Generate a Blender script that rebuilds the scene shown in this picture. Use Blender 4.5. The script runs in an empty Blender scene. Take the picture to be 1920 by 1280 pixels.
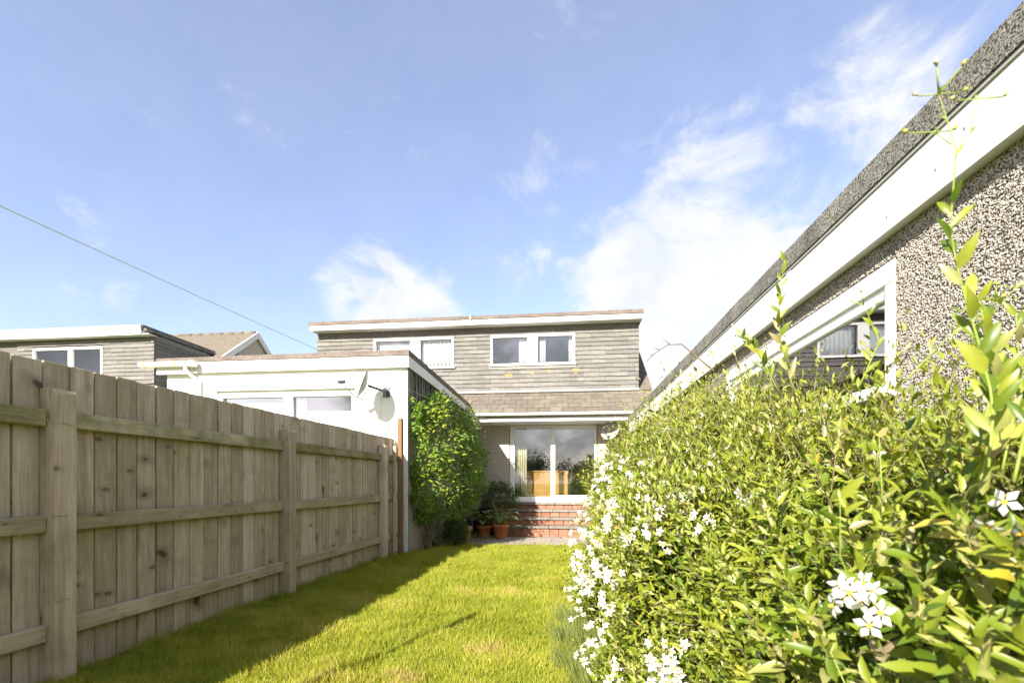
import bpy, bmesh, math, random
import numpy as np
from mathutils import Vector, Matrix, Quaternion

random.seed(7); rng = np.random.default_rng(11)
R = math.radians
scene = bpy.context.scene
COL = scene.collection

# ------------------------------------------------------------------ camera
YAW = math.atan(102 / 900)
cam_data = bpy.data.cameras.new('camera'); cam = bpy.data.objects.new('camera', cam_data); COL.objects.link(cam)
cam.location = (0, 0, 1.2); cam.rotation_euler = (R(90), 0, YAW)
cam_data.sensor_width = 36; cam_data.lens = 36 * 900 / 1920
cam_data.shift_y = (903 - 640) / 1920
cam_data.clip_start = 0.05; cam_data.clip_end = 2000
cam_data.dof.use_dof = True; cam_data.dof.focus_distance = 6.0; cam_data.dof.aperture_fstop = 5.0
scene.camera = cam

# ------------------------------------------------------------------ sky and sun
SUN_TO = Vector((-0.425, -1.0, 0.63)).normalized()
EL = math.asin(SUN_TO.z); AZ = math.atan2(SUN_TO.x, SUN_TO.y)
world = bpy.data.worlds.new('World'); scene.world = world; world.use_nodes = True
wn = world.node_tree.nodes; wl = world.node_tree.links; wn.clear()
def wnode(t, **k):
    n = wn.new(t)
    for a, b in k.items(): setattr(n, a, b)
    return n
w_out = wnode('ShaderNodeOutputWorld')
sky = wnode('ShaderNodeTexSky', sky_type='NISHITA', sun_disc=False, sun_elevation=EL, sun_rotation=AZ % (2 * math.pi),
            altitude=50, air_density=1.0, dust_density=1.0, ozone_density=2.5)
bg_sky = wnode('ShaderNodeBackground'); bg_sky.inputs[1].default_value = 0.086
wb = wnode('ShaderNodeMix', data_type='RGBA', blend_type='MULTIPLY'); wb.inputs[0].default_value = 1.0; wb.inputs[7].default_value = (1.09, 0.96, 1.0, 1)   # the camera's white balance
wl.new(sky.outputs[0], wb.inputs[6]); wl.new(wb.outputs[2], bg_sky.inputs[0])
bg_cloud = wnode('ShaderNodeBackground'); bg_cloud.inputs[0].default_value = (0.97, 0.98, 1.0, 1); bg_cloud.inputs[1].default_value = 0.30
tc = wnode('ShaderNodeTexCoord')
cn = wnode('ShaderNodeTexNoise'); cn.inputs['Scale'].default_value = 11; cn.inputs['Detail'].default_value = 7; cn.inputs['Roughness'].default_value = 0.6; wl.new(tc.outputs['Generated'], cn.inputs['Vector'])
cr = wnode('ShaderNodeValToRGB'); wl.new(cn.outputs[0], cr.inputs[0]); cr.color_ramp.elements[0].position = 0.36; cr.color_ramp.elements[0].color = (0.84, 0.87, 0.93, 1); cr.color_ramp.elements[1].position = 0.6; cr.color_ramp.elements[1].color = (1.0, 1.0, 1.0, 1)
wl.new(cr.outputs[0], bg_cloud.inputs[0])
nrm = wnode('ShaderNodeVectorMath', operation='NORMALIZE'); wl.new(tc.outputs['Generated'], nrm.inputs[0])
def wmath(op, a, b=None, clamp=False):
    n = wnode('ShaderNodeMath', operation=op, use_clamp=clamp)
    for i, v in enumerate((a, b)):
        if v is None: continue
        if isinstance(v, (int, float)): n.inputs[i].default_value = v
        else: wl.new(v, n.inputs[i])
    return n.outputs[0]
mp = wnode('ShaderNodeMapping'); mp.inputs['Scale'].default_value = (1.0, 1.0, 1.5); wl.new(nrm.outputs[0], mp.inputs[0])
nz = wnode('ShaderNodeTexNoise'); nz.inputs['Scale'].default_value = 5.5; nz.inputs['Detail'].default_value = 10; nz.inputs['Roughness'].default_value = 0.62
nz.inputs['Distortion'].default_value = 0.35; wl.new(mp.outputs[0], nz.inputs['Vector'])
def pix_dir(px, py):
    u = (px - 960) / 900; v = (903 - py) / 900; c, s = math.cos(YAW), math.sin(YAW)
    return Vector((c * u - s, s * u + c, v)).normalized()
# cumulus banks low over the roofs, a few torn wisps above, plus unseen clouds added right and behind to lift the ambient light
banks = [((1330, 700), 20, 1.3), ((1180, 560), 11, 0.8), ((1480, 480), 13, 0.85), ((1330, 360), 10, 0.8), ((1610, 200), 8, 0.62),
         ((1480, 310), 6, 0.6), ((700, 565), 8.5, 0.9), ((790, 605), 7, 0.8), ((1560, 290), 8, 0.6), ((985, 505), 4, 0.3)]
dirs = [(pix_dir(*p), r, a) for p, r, a in banks]
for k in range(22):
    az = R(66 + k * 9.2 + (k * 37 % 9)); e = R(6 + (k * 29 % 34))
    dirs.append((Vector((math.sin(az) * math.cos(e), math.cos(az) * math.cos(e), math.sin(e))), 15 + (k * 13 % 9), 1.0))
mask = None
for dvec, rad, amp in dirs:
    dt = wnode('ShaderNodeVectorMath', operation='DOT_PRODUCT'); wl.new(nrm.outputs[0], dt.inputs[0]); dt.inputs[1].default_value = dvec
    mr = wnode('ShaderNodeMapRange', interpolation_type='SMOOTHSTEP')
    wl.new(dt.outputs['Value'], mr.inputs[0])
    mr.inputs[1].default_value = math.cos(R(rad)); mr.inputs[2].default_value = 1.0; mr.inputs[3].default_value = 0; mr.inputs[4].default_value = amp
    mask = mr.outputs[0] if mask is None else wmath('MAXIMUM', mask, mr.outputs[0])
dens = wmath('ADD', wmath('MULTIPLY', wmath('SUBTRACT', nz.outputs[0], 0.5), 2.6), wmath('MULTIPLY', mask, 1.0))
cm = wnode('ShaderNodeMapRange', interpolation_type='SMOOTHSTEP'); wl.new(dens, cm.inputs[0])
cm.inputs[1].default_value = 0.25; cm.inputs[2].default_value = 0.90; cm.inputs[3].default_value = 0.17; cm.inputs[4].default_value = 0.93
mixw = wnode('ShaderNodeMixShader'); wl.new(cm.outputs[0], mixw.inputs[0]); wl.new(bg_sky.outputs[0], mixw.inputs[1]); wl.new(bg_cloud.outputs[0], mixw.inputs[2])
wl.new(mixw.outputs[0], w_out.inputs[0])

sd = bpy.data.lights.new('sun', 'SUN'); sd.energy = 4.3; sd.angle = R(0.53); sd.color = (1.0, 0.93, 0.82)
so = bpy.data.objects.new('sun', sd); COL.objects.link(so); so.rotation_euler = SUN_TO.to_track_quat('Z', 'Y').to_euler(); so.location = SUN_TO * 60

scene.view_settings.view_transform = 'Standard'; scene.view_settings.look = 'None'
scene.view_settings.gamma = 1; scene.view_settings.use_curve_mapping = False
scene.view_settings.exposure = 1.85
scene.cycles.max_bounces = 8; scene.cycles.transparent_max_bounces = 12; scene.cycles.sample_clamp_indirect = 8

# ------------------------------------------------------------------ material helpers
class NT:
    def __init__(s, name):
        s.m = bpy.data.materials.new(name); s.m.use_nodes = True; s.t = s.m.node_tree; s.n = s.t.nodes; s.l = s.t.links
        s.p = s.n['Principled BSDF']; s.out = s.n['Material Output']
    def node(s, t, ins=None, **k):
        n = s.n.new(t)
        for a, b in k.items(): setattr(n, a, b)
        for a, b in (ins or {}).items(): s.set(n.inputs[a], b)
        return n
    def set(s, sock, v):
        if hasattr(v, 'is_output') or isinstance(v, bpy.types.NodeSocket): s.l.new(v, sock)
        else: sock.default_value = v
    def coords(s, scale=(1, 1, 1), rand=0.0, kind='Object'):
        t = s.node('ShaderNodeTexCoord').outputs[kind]
        if rand:
            oi = s.node('ShaderNodeObjectInfo')
            cx = s.node('ShaderNodeVectorMath', {0: oi.outputs['Random'], 1: (rand, rand * 1.7, rand * 2.3)}, operation='MULTIPLY')
            t = s.node('ShaderNodeVectorMath', {0: t, 1: cx.outputs[0]}, operation='ADD').outputs[0]
        return s.node('ShaderNodeMapping', {0: t, 'Scale': scale}).outputs[0]
    def noise(s, vec, scale, detail=4, rough=0.55, dist=0.0):
        return s.node('ShaderNodeTexNoise', {'Vector': vec, 'Scale': scale, 'Detail': detail, 'Roughness': rough, 'Distortion': dist}).outputs[0]
    def voro(s, vec, scale, feature='F1', rand=1.0, out='Distance'):
        return s.node('ShaderNodeTexVoronoi', {'Vector': vec, 'Scale': scale, 'Randomness': rand}, feature=feature).outputs[out]
    def ramp(s, fac, stops):
        r = s.node('ShaderNodeValToRGB', {0: fac}); e = r.color_ramp.elements
        while len(e) < len(stops): e.new(0.5)
        for i, (p, c) in enumerate(stops): e[i].position = p; e[i].color = (*c, 1)
        return r.outputs[0]
    def mr(s, v, a, b, c=0.0, d=1.0): return s.node('ShaderNodeMapRange', {0: v, 1: a, 2: b, 3: c, 4: d}).outputs[0]
    def mix(s, f, a, b, mode='MIX'):
        n = s.node('ShaderNodeMix', data_type='RGBA', blend_type=mode)
        for i, v in ((0, f), (6, a), (7, b)):
            if isinstance(v, tuple) and len(v) == 3: v = (*v, 1)
            s.set(n.inputs[i], v)
        return n.outputs[2]
    def math(s, op, a, b=0.0): return s.node('ShaderNodeMath', {0: a, 1: b}, operation=op).outputs[0]
    def bump(s, h, strength=0.3, dist=0.01):
        b = s.node('ShaderNodeBump', {'Height': h, 'Strength': strength, 'Distance': dist}); s.l.new(b.outputs[0], s.p.inputs['Normal'])
    def fin(s, color, rough=0.7, spec=0.3, metal=0.0):
        if isinstance(color, tuple) and len(color) == 3: color = (*color, 1)
        s.set(s.p.inputs['Base Color'], color); s.set(s.p.inputs['Roughness'], rough)
        s.p.inputs['Specular IOR Level'].default_value = spec; s.p.inputs['Metallic'].default_value = metal
        return s.m

M = {}
def wood(name, axis, c0, c1, algae=0.0, knots=True):
    t = NT(name); k = {'z': (1, 1, 0.06), 'y': (1, 0.06, 1)}[axis]
    v = t.coords(k, rand=40)
    g = t.noise(v, 85, 6, 0.65, 0.6); g2 = t.noise(v, 18, 3, 0.5, 0.8)
    oi = t.node('ShaderNodeObjectInfo').outputs['Random']
    col = t.ramp(t.math('ADD', t.math('MULTIPLY', g, 0.6), t.math('MULTIPLY', g2, 0.4)), [(0.3, c0), (0.5, tuple((a + b) / 2 for a, b in zip(c0, c1))), (0.72, c1)])
    col = t.mix(t.mr(oi, 0.45, 1, 0.0, 0.40), col, (0.20, 0.155, 0.10)); col = t.mix(t.mr(oi, 0.0, 0.35, 0.35, 0.0), col, (0.66, 0.60, 0.50))
    raw = t.coords((1, 1, 1), rand=40)
    st = t.noise(raw, 2.3, 4, 0.6)
    col = t.mix(t.mr(st, 0.5, 0.75, 0, 0.55), col, (0.21, 0.17, 0.105))
    col = t.mix(t.mr(t.noise(raw, 1.4, 3, 0.6), 0.52, 0.75, 0, 0.5), col, (0.33, 0.29, 0.14))
    if algae: col = t.mix(t.mr(t.noise(raw, 3.1, 4, 0.6), 0.40, 0.6, 0, algae), col, (0.13, 0.135, 0.032))
    if knots:
        kv = t.coords({'z': (7.5, 2, 2.6), 'y': (2, 2.6, 9)}[axis], rand=40)
        kd = t.voro(t.node('ShaderNodeVectorMath', {0: kv, 1: t.node('ShaderNodeTexNoise', {'Vector': kv, 'Scale': 0.9}).outputs[1]}, operation='ADD').outputs[0], 1.0)
        col = t.mix(t.mr(kd, 0.055, 0.085, 0.9, 0.0), col, (0.045, 0.034, 0.022))
        col = t.mix(t.mr(kd, 0.08, 0.22, 0.45, 0.0), col, (0.085, 0.065, 0.04))
        k2 = t.voro(t.coords({'z': (15, 3, 6.5), 'y': (3, 6.5, 15)}[axis], rand=23), 1.0)
        col = t.mix(t.mr(k2, 0.06, 0.12, 0.8, 0.0), col, (0.09, 0.068, 0.045)); col = t.mix(t.mr(k2, 0.10, 0.30, 0.28, 0.0), col, (0.20, 0.15, 0.10))
        col = t.mix(t.mr(t.noise(t.coords({'z': (22, 22, 0.9), 'y': (22, 0.9, 22)}[axis], rand=31), 1.0, 4, 0.6), 0.52, 0.72, 0, 0.5), col, (0.19, 0.15, 0.10))
    t.bump(t.math('ADD', g, t.math('MULTIPLY', g2, 0.7)), 0.8, 0.006)
    return t.fin(col, 0.85, 0.15)
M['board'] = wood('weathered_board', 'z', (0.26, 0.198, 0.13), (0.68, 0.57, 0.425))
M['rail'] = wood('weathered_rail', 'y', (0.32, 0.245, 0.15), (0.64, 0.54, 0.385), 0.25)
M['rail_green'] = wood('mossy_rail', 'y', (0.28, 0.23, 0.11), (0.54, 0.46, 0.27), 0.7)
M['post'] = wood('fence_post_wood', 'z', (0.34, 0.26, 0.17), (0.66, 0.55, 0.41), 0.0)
M['brownpost'] = wood('brown_stained_wood', 'z', (0.13, 0.066, 0.033), (0.24, 0.135, 0.07), 0.0, False)

def plain(name, c, rough=0.6, spec=0.3, var=0.06, scale=6, bump=0.0, bscale=60, metal=0.0):
    t = NT(name); v = t.coords()
    n = t.noise(v, scale, 5, 0.6)
    col = t.mix(t.mr(n, 0.3, 0.7, 0, 1), tuple(max(0, x * (1 - var)) for x in c), tuple(min(1, x * (1 + var)) for x in c))
    if bump: t.bump(t.noise(v, bscale, 4, 0.6), bump, 0.006)
    return t.fin(col, rough, spec, metal)
M['upvc'] = plain('white_upvc', (0.80, 0.80, 0.79), 0.35, 0.4, 0.02, 3)
M['fascia'] = plain('white_fascia_board', (0.70, 0.695, 0.675), 0.4, 0.35, 0.035, 2.2, 0.05, 30)
t = NT('white_fascia_board'); v = t.coords(); c_ = t.mix(t.mr(t.noise(v, 2.2, 5, 0.6), 0.35, 0.75, 0, 0.5), (0.66, 0.655, 0.635), (0.57, 0.56, 0.525))
c_ = t.mix(t.mr(t.noise(t.coords((14, 14, 0.8)), 1.0, 5, 0.65), 0.56, 0.8, 0, 0.45), c_, (0.46, 0.44, 0.37)); t.bump(t.noise(v, 30, 3), 0.06, 0.004); M['fascia'] = t.fin(c_, 0.42, 0.35)
M['render'] = plain('white_painted_render', (0.80, 0.80, 0.785), 0.8, 0.2, 0.03, 1.6, 0.5, 55)
M['gutter'] = plain('cream_plastic_gutter', (0.76, 0.74, 0.68), 0.4, 0.35, 0.04, 4)
M['lead'] = plain('grey_lead_flashing', (0.29, 0.275, 0.25), 0.6, 0.3, 0.15, 8, 0.2, 20)
M['cloth'] = plain('white_curtain_cloth', (0.78, 0.77, 0.74), 0.9, 0.1, 0.03, 4)
M['blind'] = plain('cream_blind_cloth', (0.66, 0.58, 0.40), 0.85, 0.1, 0.04, 5)
M['inwall'] = plain('pale_interior_paint', (0.6, 0.59, 0.55), 0.8, 0.2, 0.03, 2)
M['carpet'] = plain('brown_carpet', (0.16, 0.12, 0.085), 0.95, 0.05, 0.1, 40)
M['cabinet'] = plain('orange_varnished_wood', (0.56, 0.28, 0.065), 0.4, 0.4, 0.14, 3.5)
M['cabinet_edge'] = plain('pale_varnished_edge', (0.66, 0.37, 0.10), 0.35, 0.4, 0.1, 5)
M['picture'] = plain('dark_picture', (0.05, 0.035, 0.03), 0.5, 0.3, 0.4, 5)
M['black'] = plain('black_plastic', (0.014, 0.014, 0.015), 0.45, 0.4, 0.2, 12)
M['dish'] = plain('grey_painted_dish', (0.34, 0.34, 0.32), 0.55, 0.3, 0.12, 9)
M['metal'] = plain('dark_grey_metal', (0.085, 0.085, 0.09), 0.5, 0.4, 0.2, 20, metal=0.3)
M['galv'] = plain('galvanised_pole', (0.4, 0.41, 0.41), 0.45, 0.4, 0.1, 12, metal=0.6)
M['rope'] = plain('yellow_green_line', (0.70, 0.62, 0.30), 0.7, 0.2, 0.1, 30)
M['wire'] = plain('thin_green_wire', (0.30, 0.33, 0.26), 0.6, 0.3, 0.2, 30)
M['cable'] = plain('white_cable', (0.62, 0.62, 0.60), 0.6, 0.2, 0.05, 30)
M['terracotta'] = plain('terracotta', (0.42, 0.165, 0.068), 0.8, 0.15, 0.22, 9, 0.25, 40)
M['oldpot'] = plain('weathered_pale_terracotta', (0.33, 0.22, 0.16), 0.85, 0.1, 0.25, 8, 0.25, 40)
M['soil'] = plain('dark_soil', (0.06, 0.042, 0.028), 0.95, 0.05, 0.4, 20, 0.8, 50)
M['bark'] = plain('brown_bark', (0.13, 0.095, 0.062), 0.9, 0.1, 0.3, 20, 0.6, 60)
M['twig'] = plain('green_brown_twig', (0.17, 0.145, 0.07), 0.8, 0.15, 0.3, 20)
M['shoot'] = plain('fresh_green_shoot', (0.21, 0.27, 0.05), 0.6, 0.25, 0.2, 20)
M['deadvine'] = plain('dark_dead_vine', (0.035, 0.028, 0.022), 0.9, 0.1, 0.3, 20)
M['screw'] = plain('grey_screw', (0.22, 0.21, 0.2), 0.5, 0.4, 0.1, 5)
M['rust'] = plain('rust_stain', (0.50, 0.25, 0.06), 0.8, 0.1, 0.2, 20)

def slate(name, c0, c1, c2):
    t = NT(name); v = t.coords((1, 1, 1), rand=30); oi = t.node('ShaderNodeObjectInfo').outputs['Random']
    col = t.mix(oi, c0, c1); n = t.noise(v, 9, 6, 0.65)
    col = t.mix(t.mr(n, 0.42, 0.75, 0, 0.75), col, c2)
    col = t.mix(t.mr(t.noise(v, 70, 3, 0.6), 0.35, 0.7, 0.25, 0), col, (0.07, 0.065, 0.055))
    t.bump(t.noise(v, 45, 5, 0.65), 0.45, 0.006)
    return t.fin(col, 0.82, 0.2)
M['slate'] = slate('brown_grey_slate', (0.135, 0.131, 0.122), (0.205, 0.197, 0.183), (0.108, 0.105, 0.099))
M['tile'] = slate('concrete_roof_tile', (0.125, 0.107, 0.086), (0.20, 0.172, 0.14), (0.088, 0.076, 0.062))
M['brick'] = slate('orange_brick', (0.27, 0.085, 0.045), (0.36, 0.15, 0.085), (0.40, 0.28, 0.22))
M['slab'] = slate('concrete_slab', (0.29, 0.25, 0.205), (0.36, 0.315, 0.26), (0.20, 0.175, 0.145))
M['tread'] = slate('grey_tread_slab', (0.19, 0.175, 0.15), (0.26, 0.24, 0.21), (0.12, 0.108, 0.09))
M['mortar'] = plain('grey_mortar', (0.20, 0.175, 0.145), 0.95, 0.05, 0.2, 30, 0.4, 80)
t = NT('orange_lichen'); M['lichen'] = t.fin(t.ramp(t.noise(t.coords(), 30, 4), [(0.3, (0.33, 0.20, 0.06)), (0.7, (0.24, 0.20, 0.12))]), 0.9, 0.05)

def felt(name, dark, light, scale):
    t = NT(name); v = t.coords()
    n = t.voro(v, scale, out='Color'); g = t.node('ShaderNodeSeparateColor', {0: n}).outputs[0]
    big = t.noise(v, 3, 4, 0.6)
    col = t.ramp(g, [(0.2, dark), (0.55, tuple((a + b) / 2 for a, b in zip(dark, light))), (0.95, light)])
    col = t.mix(t.mr(big, 0.45, 0.75, 0, 0.55), col, tuple(x * 0.6 for x in dark))
    t.bump(g, 0.7, 0.004)
    return t.fin(col, 0.9, 0.1)
M['felt'] = felt('mineral_felt', (0.035, 0.033, 0.028), (0.36, 0.35, 0.31), 190)
M['felt2'] = felt('brown_mineral_felt', (0.11, 0.088, 0.075), (0.25, 0.21, 0.19), 120)

def dash(name, base, scale, dark):
    t = NT(name); v = t.coords()
    c = t.node('ShaderNodeSeparateColor', {0: t.voro(v, scale, out='Color')}).outputs[0]; d = t.voro(v, scale)
    col = t.ramp(c, [(0.0, tuple(x * 0.72 for x in base)), (0.6, base), (1.0, tuple(min(1, x * 1.22) for x in base))])
    col = t.mix(t.mr(d, 0.35, 0.7, 0, 0.75), col, dark)
    col = t.mix(t.mr(t.noise(v, 1.3, 5, 0.6), 0.5, 0.8, 0, 0.35), col, tuple(x * 0.6 for x in base))
    t.bump(t.math('SUBTRACT', 1.0, d), 0.8, 0.012)
    return t.fin(col, 0.9, 0.1)
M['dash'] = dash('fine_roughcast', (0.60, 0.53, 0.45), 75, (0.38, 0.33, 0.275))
M['dash_bed'] = dash('pebbledash_bed', (0.27, 0.24, 0.20), 90, (0.12, 0.105, 0.09))
M['dash_grey'] = dash('grey_roughcast', (0.40, 0.365, 0.32), 60, (0.15, 0.13, 0.11))

def attr_leaf(name, stops, trans=0.35, rough=0.5, spec=0.35, tcol=1.15):
    t = NT(name)
    a = t.node('ShaderNodeAttribute', attribute_name='rnd').outputs['Fac']; oi = t.node('ShaderNodeObjectInfo').outputs['Random']
    solo = t.node('ShaderNodeAttribute', attribute_name='solo').outputs['Fac']     # single leaves differ by object, massed leaves by their own value
    f = t.math('FRACT', t.math('ADD', a, t.math('MULTIPLY', oi, solo)))
    col = t.ramp(f, stops)
    n = t.noise(t.coords(), 40, 2)
    col = t.mix(t.mr(n, 0.35, 0.7, 0, 0.25), col, t.mix(1.0, col, (0.6, 0.62, 0.5), 'MULTIPLY'))
    t.fin(col, rough, spec)
    tr = t.node('ShaderNodeBsdfTranslucent'); t.l.new(t.mix(1.0, col, (tcol, tcol * 1.05, 0.55), 'MULTIPLY'), tr.inputs[0])
    mx = t.node('ShaderNodeMixShader', {0: trans}); t.l.new(t.p.outputs[0], mx.inputs[1]); t.l.new(tr.outputs[0], mx.inputs[2]); t.l.new(mx.outputs[0], t.out.inputs[0])
    return t.m
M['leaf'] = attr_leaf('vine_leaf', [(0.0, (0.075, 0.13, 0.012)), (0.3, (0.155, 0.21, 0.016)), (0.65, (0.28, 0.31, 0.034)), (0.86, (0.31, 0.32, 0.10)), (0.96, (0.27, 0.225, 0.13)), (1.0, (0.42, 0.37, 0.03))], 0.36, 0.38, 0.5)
M['ivy'] = attr_leaf('climber_leaf', [(0.0, (0.08, 0.17, 0.02)), (0.5, (0.18, 0.30, 0.035)), (0.85, (0.25, 0.34, 0.05)), (1.0, (0.24, 0.27, 0.12))], 0.4)
M['spray'] = attr_leaf('yellow_green_leaf', [(0.0, (0.20, 0.29, 0.02)), (0.5, (0.27, 0.34, 0.025)), (1.0, (0.38, 0.38, 0.03))], 0.4)
M['grass'] = attr_leaf('grass_blade', [(0.0, (0.20, 0.25, 0.024)), (0.45, (0.37, 0.395, 0.042)), (0.72, (0.49, 0.465, 0.075)), (0.86, (0.52, 0.42, 0.17)), (1.0, (0.56, 0.44, 0.24))], 0.45, 0.6, 0.25)
M['treeleaf'] = attr_leaf('tree_leaf', [(0.0, (0.03, 0.06, 0.012)), (0.6, (0.06, 0.10, 0.02)), (1.0, (0.10, 0.13, 0.03))], 0.25)
M['hosta'] = attr_leaf('hosta_green', [(0.0, (0.08, 0.16, 0.05)), (1.0, (0.13, 0.22, 0.07))], 0.3)
M['hosta_edge'] = attr_leaf('hosta_cream_edge', [(0.0, (0.36, 0.38, 0.16)), (1.0, (0.46, 0.45, 0.24))], 0.25)
M['darkleaf'] = attr_leaf('dark_shrub_leaf', [(0.0, (0.045, 0.09, 0.025)), (0.7, (0.10, 0.17, 0.045)), (1.0, (0.16, 0.20, 0.07))], 0.25)
M['lavender'] = attr_leaf('grey_green_stalk', [(0.0, (0.14, 0.19, 0.04)), (0.7, (0.22, 0.26, 0.07)), (1.0, (0.32, 0.31, 0.16))], 0.3)
M['petal'] = attr_leaf('white_petal', [(0.0, (0.80, 0.78, 0.80)), (1.0, (0.88, 0.87, 0.86))], 0.3, 0.6, 0.2, 1.0)
M['stamen'] = plain('yellow_stamen', (0.75, 0.42, 0.03), 0.6, 0.2, 0.1)
M['bud'] = attr_leaf('yellow_bud', [(0.0, (0.34, 0.36, 0.06)), (0.6, (0.46, 0.42, 0.10)), (1.0, (0.50, 0.40, 0.36))], 0.25)
t = NT('pebble_chip'); a_ = t.node('ShaderNodeAttribute', attribute_name='rnd').outputs['Fac']
M['chip'] = t.fin(t.ramp(a_, [(0.0, (0.15, 0.14, 0.13)), (0.12, (0.28, 0.255, 0.22)), (0.45, (0.40, 0.365, 0.315)), (0.8, (0.50, 0.46, 0.40)), (1.0, (0.58, 0.555, 0.51))]), 0.75, 0.25)
t = NT('lawn_soil'); v = t.coords()
g_ = t.ramp(t.noise(v, 1.1, 5, 0.6), [(0.38, (0.11, 0.15, 0.02)), (0.6, (0.15, 0.17, 0.035)), (0.74, (0.25, 0.20, 0.09))])
t.bump(t.noise(v, 60, 3), 0.5, 0.02); M['ground'] = t.fin(t.mix(t.mr(t.noise(v, 40, 3), 0.4, 0.7, 0, 0.4), g_, (0.08, 0.085, 0.025)), 0.95, 0.05)
t = NT('window_glass'); fr = t.node('ShaderNodeFresnel', {0: 1.5}).outputs[0]
gl = t.node('ShaderNodeBsdfGlossy', {0: (0.95, 0.97, 1, 1), 'Roughness': 0.0}); tp = t.node('ShaderNodeBsdfTransparent', {0: (0.88, 0.91, 0.90, 1)})
mx = t.node('ShaderNodeMixShader', {0: t.node('ShaderNodeClamp', {0: t.math('ADD', t.math('MULTIPLY', fr, 1.9), 0.055)}).outputs[0]})
t.l.new(tp.outputs[0], mx.inputs[1]); t.l.new(gl.outputs[0], mx.inputs[2]); t.l.new(mx.outputs[0], t.out.inputs[0]); M['glass'] = t.m

# ------------------------------------------------------------------ object helpers
def link(name, me, parent=None, world=True):
    o = bpy.data.objects.new(name, me); COL.objects.link(o)
    if parent is not None:
        o.parent = parent
        if world: o.matrix_parent_inverse = PW[parent].inverted()
    PW[o] = Matrix.Identity(4) if (parent is None or world) else PW[parent].copy()
    return o
class _PW(dict):
    def __getitem__(s, k): return dict.__getitem__(s, k.name)
    def __setitem__(s, k, v): dict.__setitem__(s, k.name, v)
PW = _PW()
def thing(name, loc, label, cat, group=None, rotz=0.0):
    o = bpy.data.objects.new(name, None); COL.objects.link(o); o.location = loc; o.rotation_euler = (0, 0, rotz); o.empty_display_size = 0.2
    PW[o] = Matrix.Translation(Vector(loc)) @ Matrix.Rotation(rotz, 4, 'Z')
    return tag(o, label, cat, group)
def tag(o, label, cat, group=None):
    o['label'] = label; o['category'] = cat
    if group: o['group'] = group
    return o
def mesh(name, vs, fs, mat, parent=None, smooth=False, world=True):
    me = bpy.data.meshes.new(name); me.from_pydata([tuple(v) for v in vs], [], fs)
    for m in (mat if isinstance(mat, (list, tuple)) else [mat]): me.materials.append(m)
    bm = bmesh.new(); bm.from_mesh(me); bmesh.ops.recalc_face_normals(bm, faces=bm.faces); bm.to_mesh(me); bm.free()
    if smooth:
        for p in me.polygons: p.use_smooth = True
    return link(name, me, parent, world)
BOXF = [(0, 3, 2, 1), (4, 5, 6, 7), (0, 1, 5, 4), (1, 2, 6, 5), (2, 3, 7, 6), (3, 0, 4, 7)]
def box_me(name, x0, x1, y0, y1, z0, z1, mat, bev=0.0):
    me = bpy.data.meshes.new(name)
    me.from_pydata([(x0, y0, z0), (x1, y0, z0), (x1, y1, z0), (x0, y1, z0), (x0, y0, z1), (x1, y0, z1), (x1, y1, z1), (x0, y1, z1)], [], BOXF)
    if bev:
        bm = bmesh.new(); bm.from_mesh(me); bmesh.ops.bevel(bm, geom=bm.edges[:], offset=bev, segments=1, affect='EDGES', profile=0.5); bm.to_mesh(me); bm.free()
    me.materials.append(mat); return me
def box(name, x0, x1, y0, y1, z0, z1, mat, parent=None, bev=0.0, world=True):
    return link(name, box_me(name, x0, x1, y0, y1, z0, z1, mat, bev), parent, world)
def hexa(name, pts, mat, parent=None):            # 8 points: bottom loop then top loop
    return mesh(name, pts, BOXF, mat, parent)
def boxes(name, lst, mat, parent=None, world=True):   # several bars that make up one part
    vs, fs = [], []
    for (x0, x1, y0, y1, z0, z1) in lst:
        b = len(vs); vs += [(x0, y0, z0), (x1, y0, z0), (x1, y1, z0), (x0, y1, z0), (x0, y0, z1), (x1, y0, z1), (x1, y1, z1), (x0, y1, z1)]
        fs += [tuple(b + i for i in f) for f in BOXF]
    me = bpy.data.meshes.new(name); me.from_pydata(vs, [], fs)
    bm = bmesh.new(); bm.from_mesh(me); bmesh.ops.bevel(bm, geom=bm.edges[:], offset=0.004, segments=1, affect='EDGES'); bm.to_mesh(me); bm.free()
    me.materials.append(mat); return link(name, me, parent, world)
def tube_geo(pts, rad, seg=6, taper=None):
    vs, fs = [], []; n = len(pts)
    for i, p in enumerate(pts):
        p = Vector(p); a = Vector(pts[max(0, i - 1)]); b = Vector(pts[min(n - 1, i + 1)]); d = (b - a).normalized()
        u = d.cross(Vector((0.3, 0.2, 1)) if abs(d.z) < 0.9 else Vector((1, 0.1, 0))).normalized(); w = d.cross(u)
        r = rad if taper is None else rad + (taper - rad) * i / max(1, n - 1)
        for k in range(seg):
            q = 2 * math.pi * k / seg; vs.append(p + (u * math.cos(q) + w * math.sin(q)) * r)
    for i in range(n - 1):
        for k in range(seg): fs.append((i * seg + k, i * seg + (k + 1) % seg, (i + 1) * seg + (k + 1) % seg, (i + 1) * seg + k))
    fs.append(tuple(range(seg - 1, -1, -1))); fs.append(tuple((n - 1) * seg + k for k in range(seg)))
    return vs, fs
def tube(name, pts, rad, mat, parent=None, seg=6, taper=None, world=True):
    return mesh(name, *tube_geo(pts, rad, seg, taper), mat, parent, True, world)
def tubes(name, lst, mat, parent=None, seg=5):
    vs, fs = [], []
    for pts, r0, r1 in lst:
        b = len(vs); v, f = tube_geo(pts, r0, seg, r1); vs += v; fs += [tuple(b + i for i in q) for q in f]
    return mesh(name, vs, fs, mat, parent, True)
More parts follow.
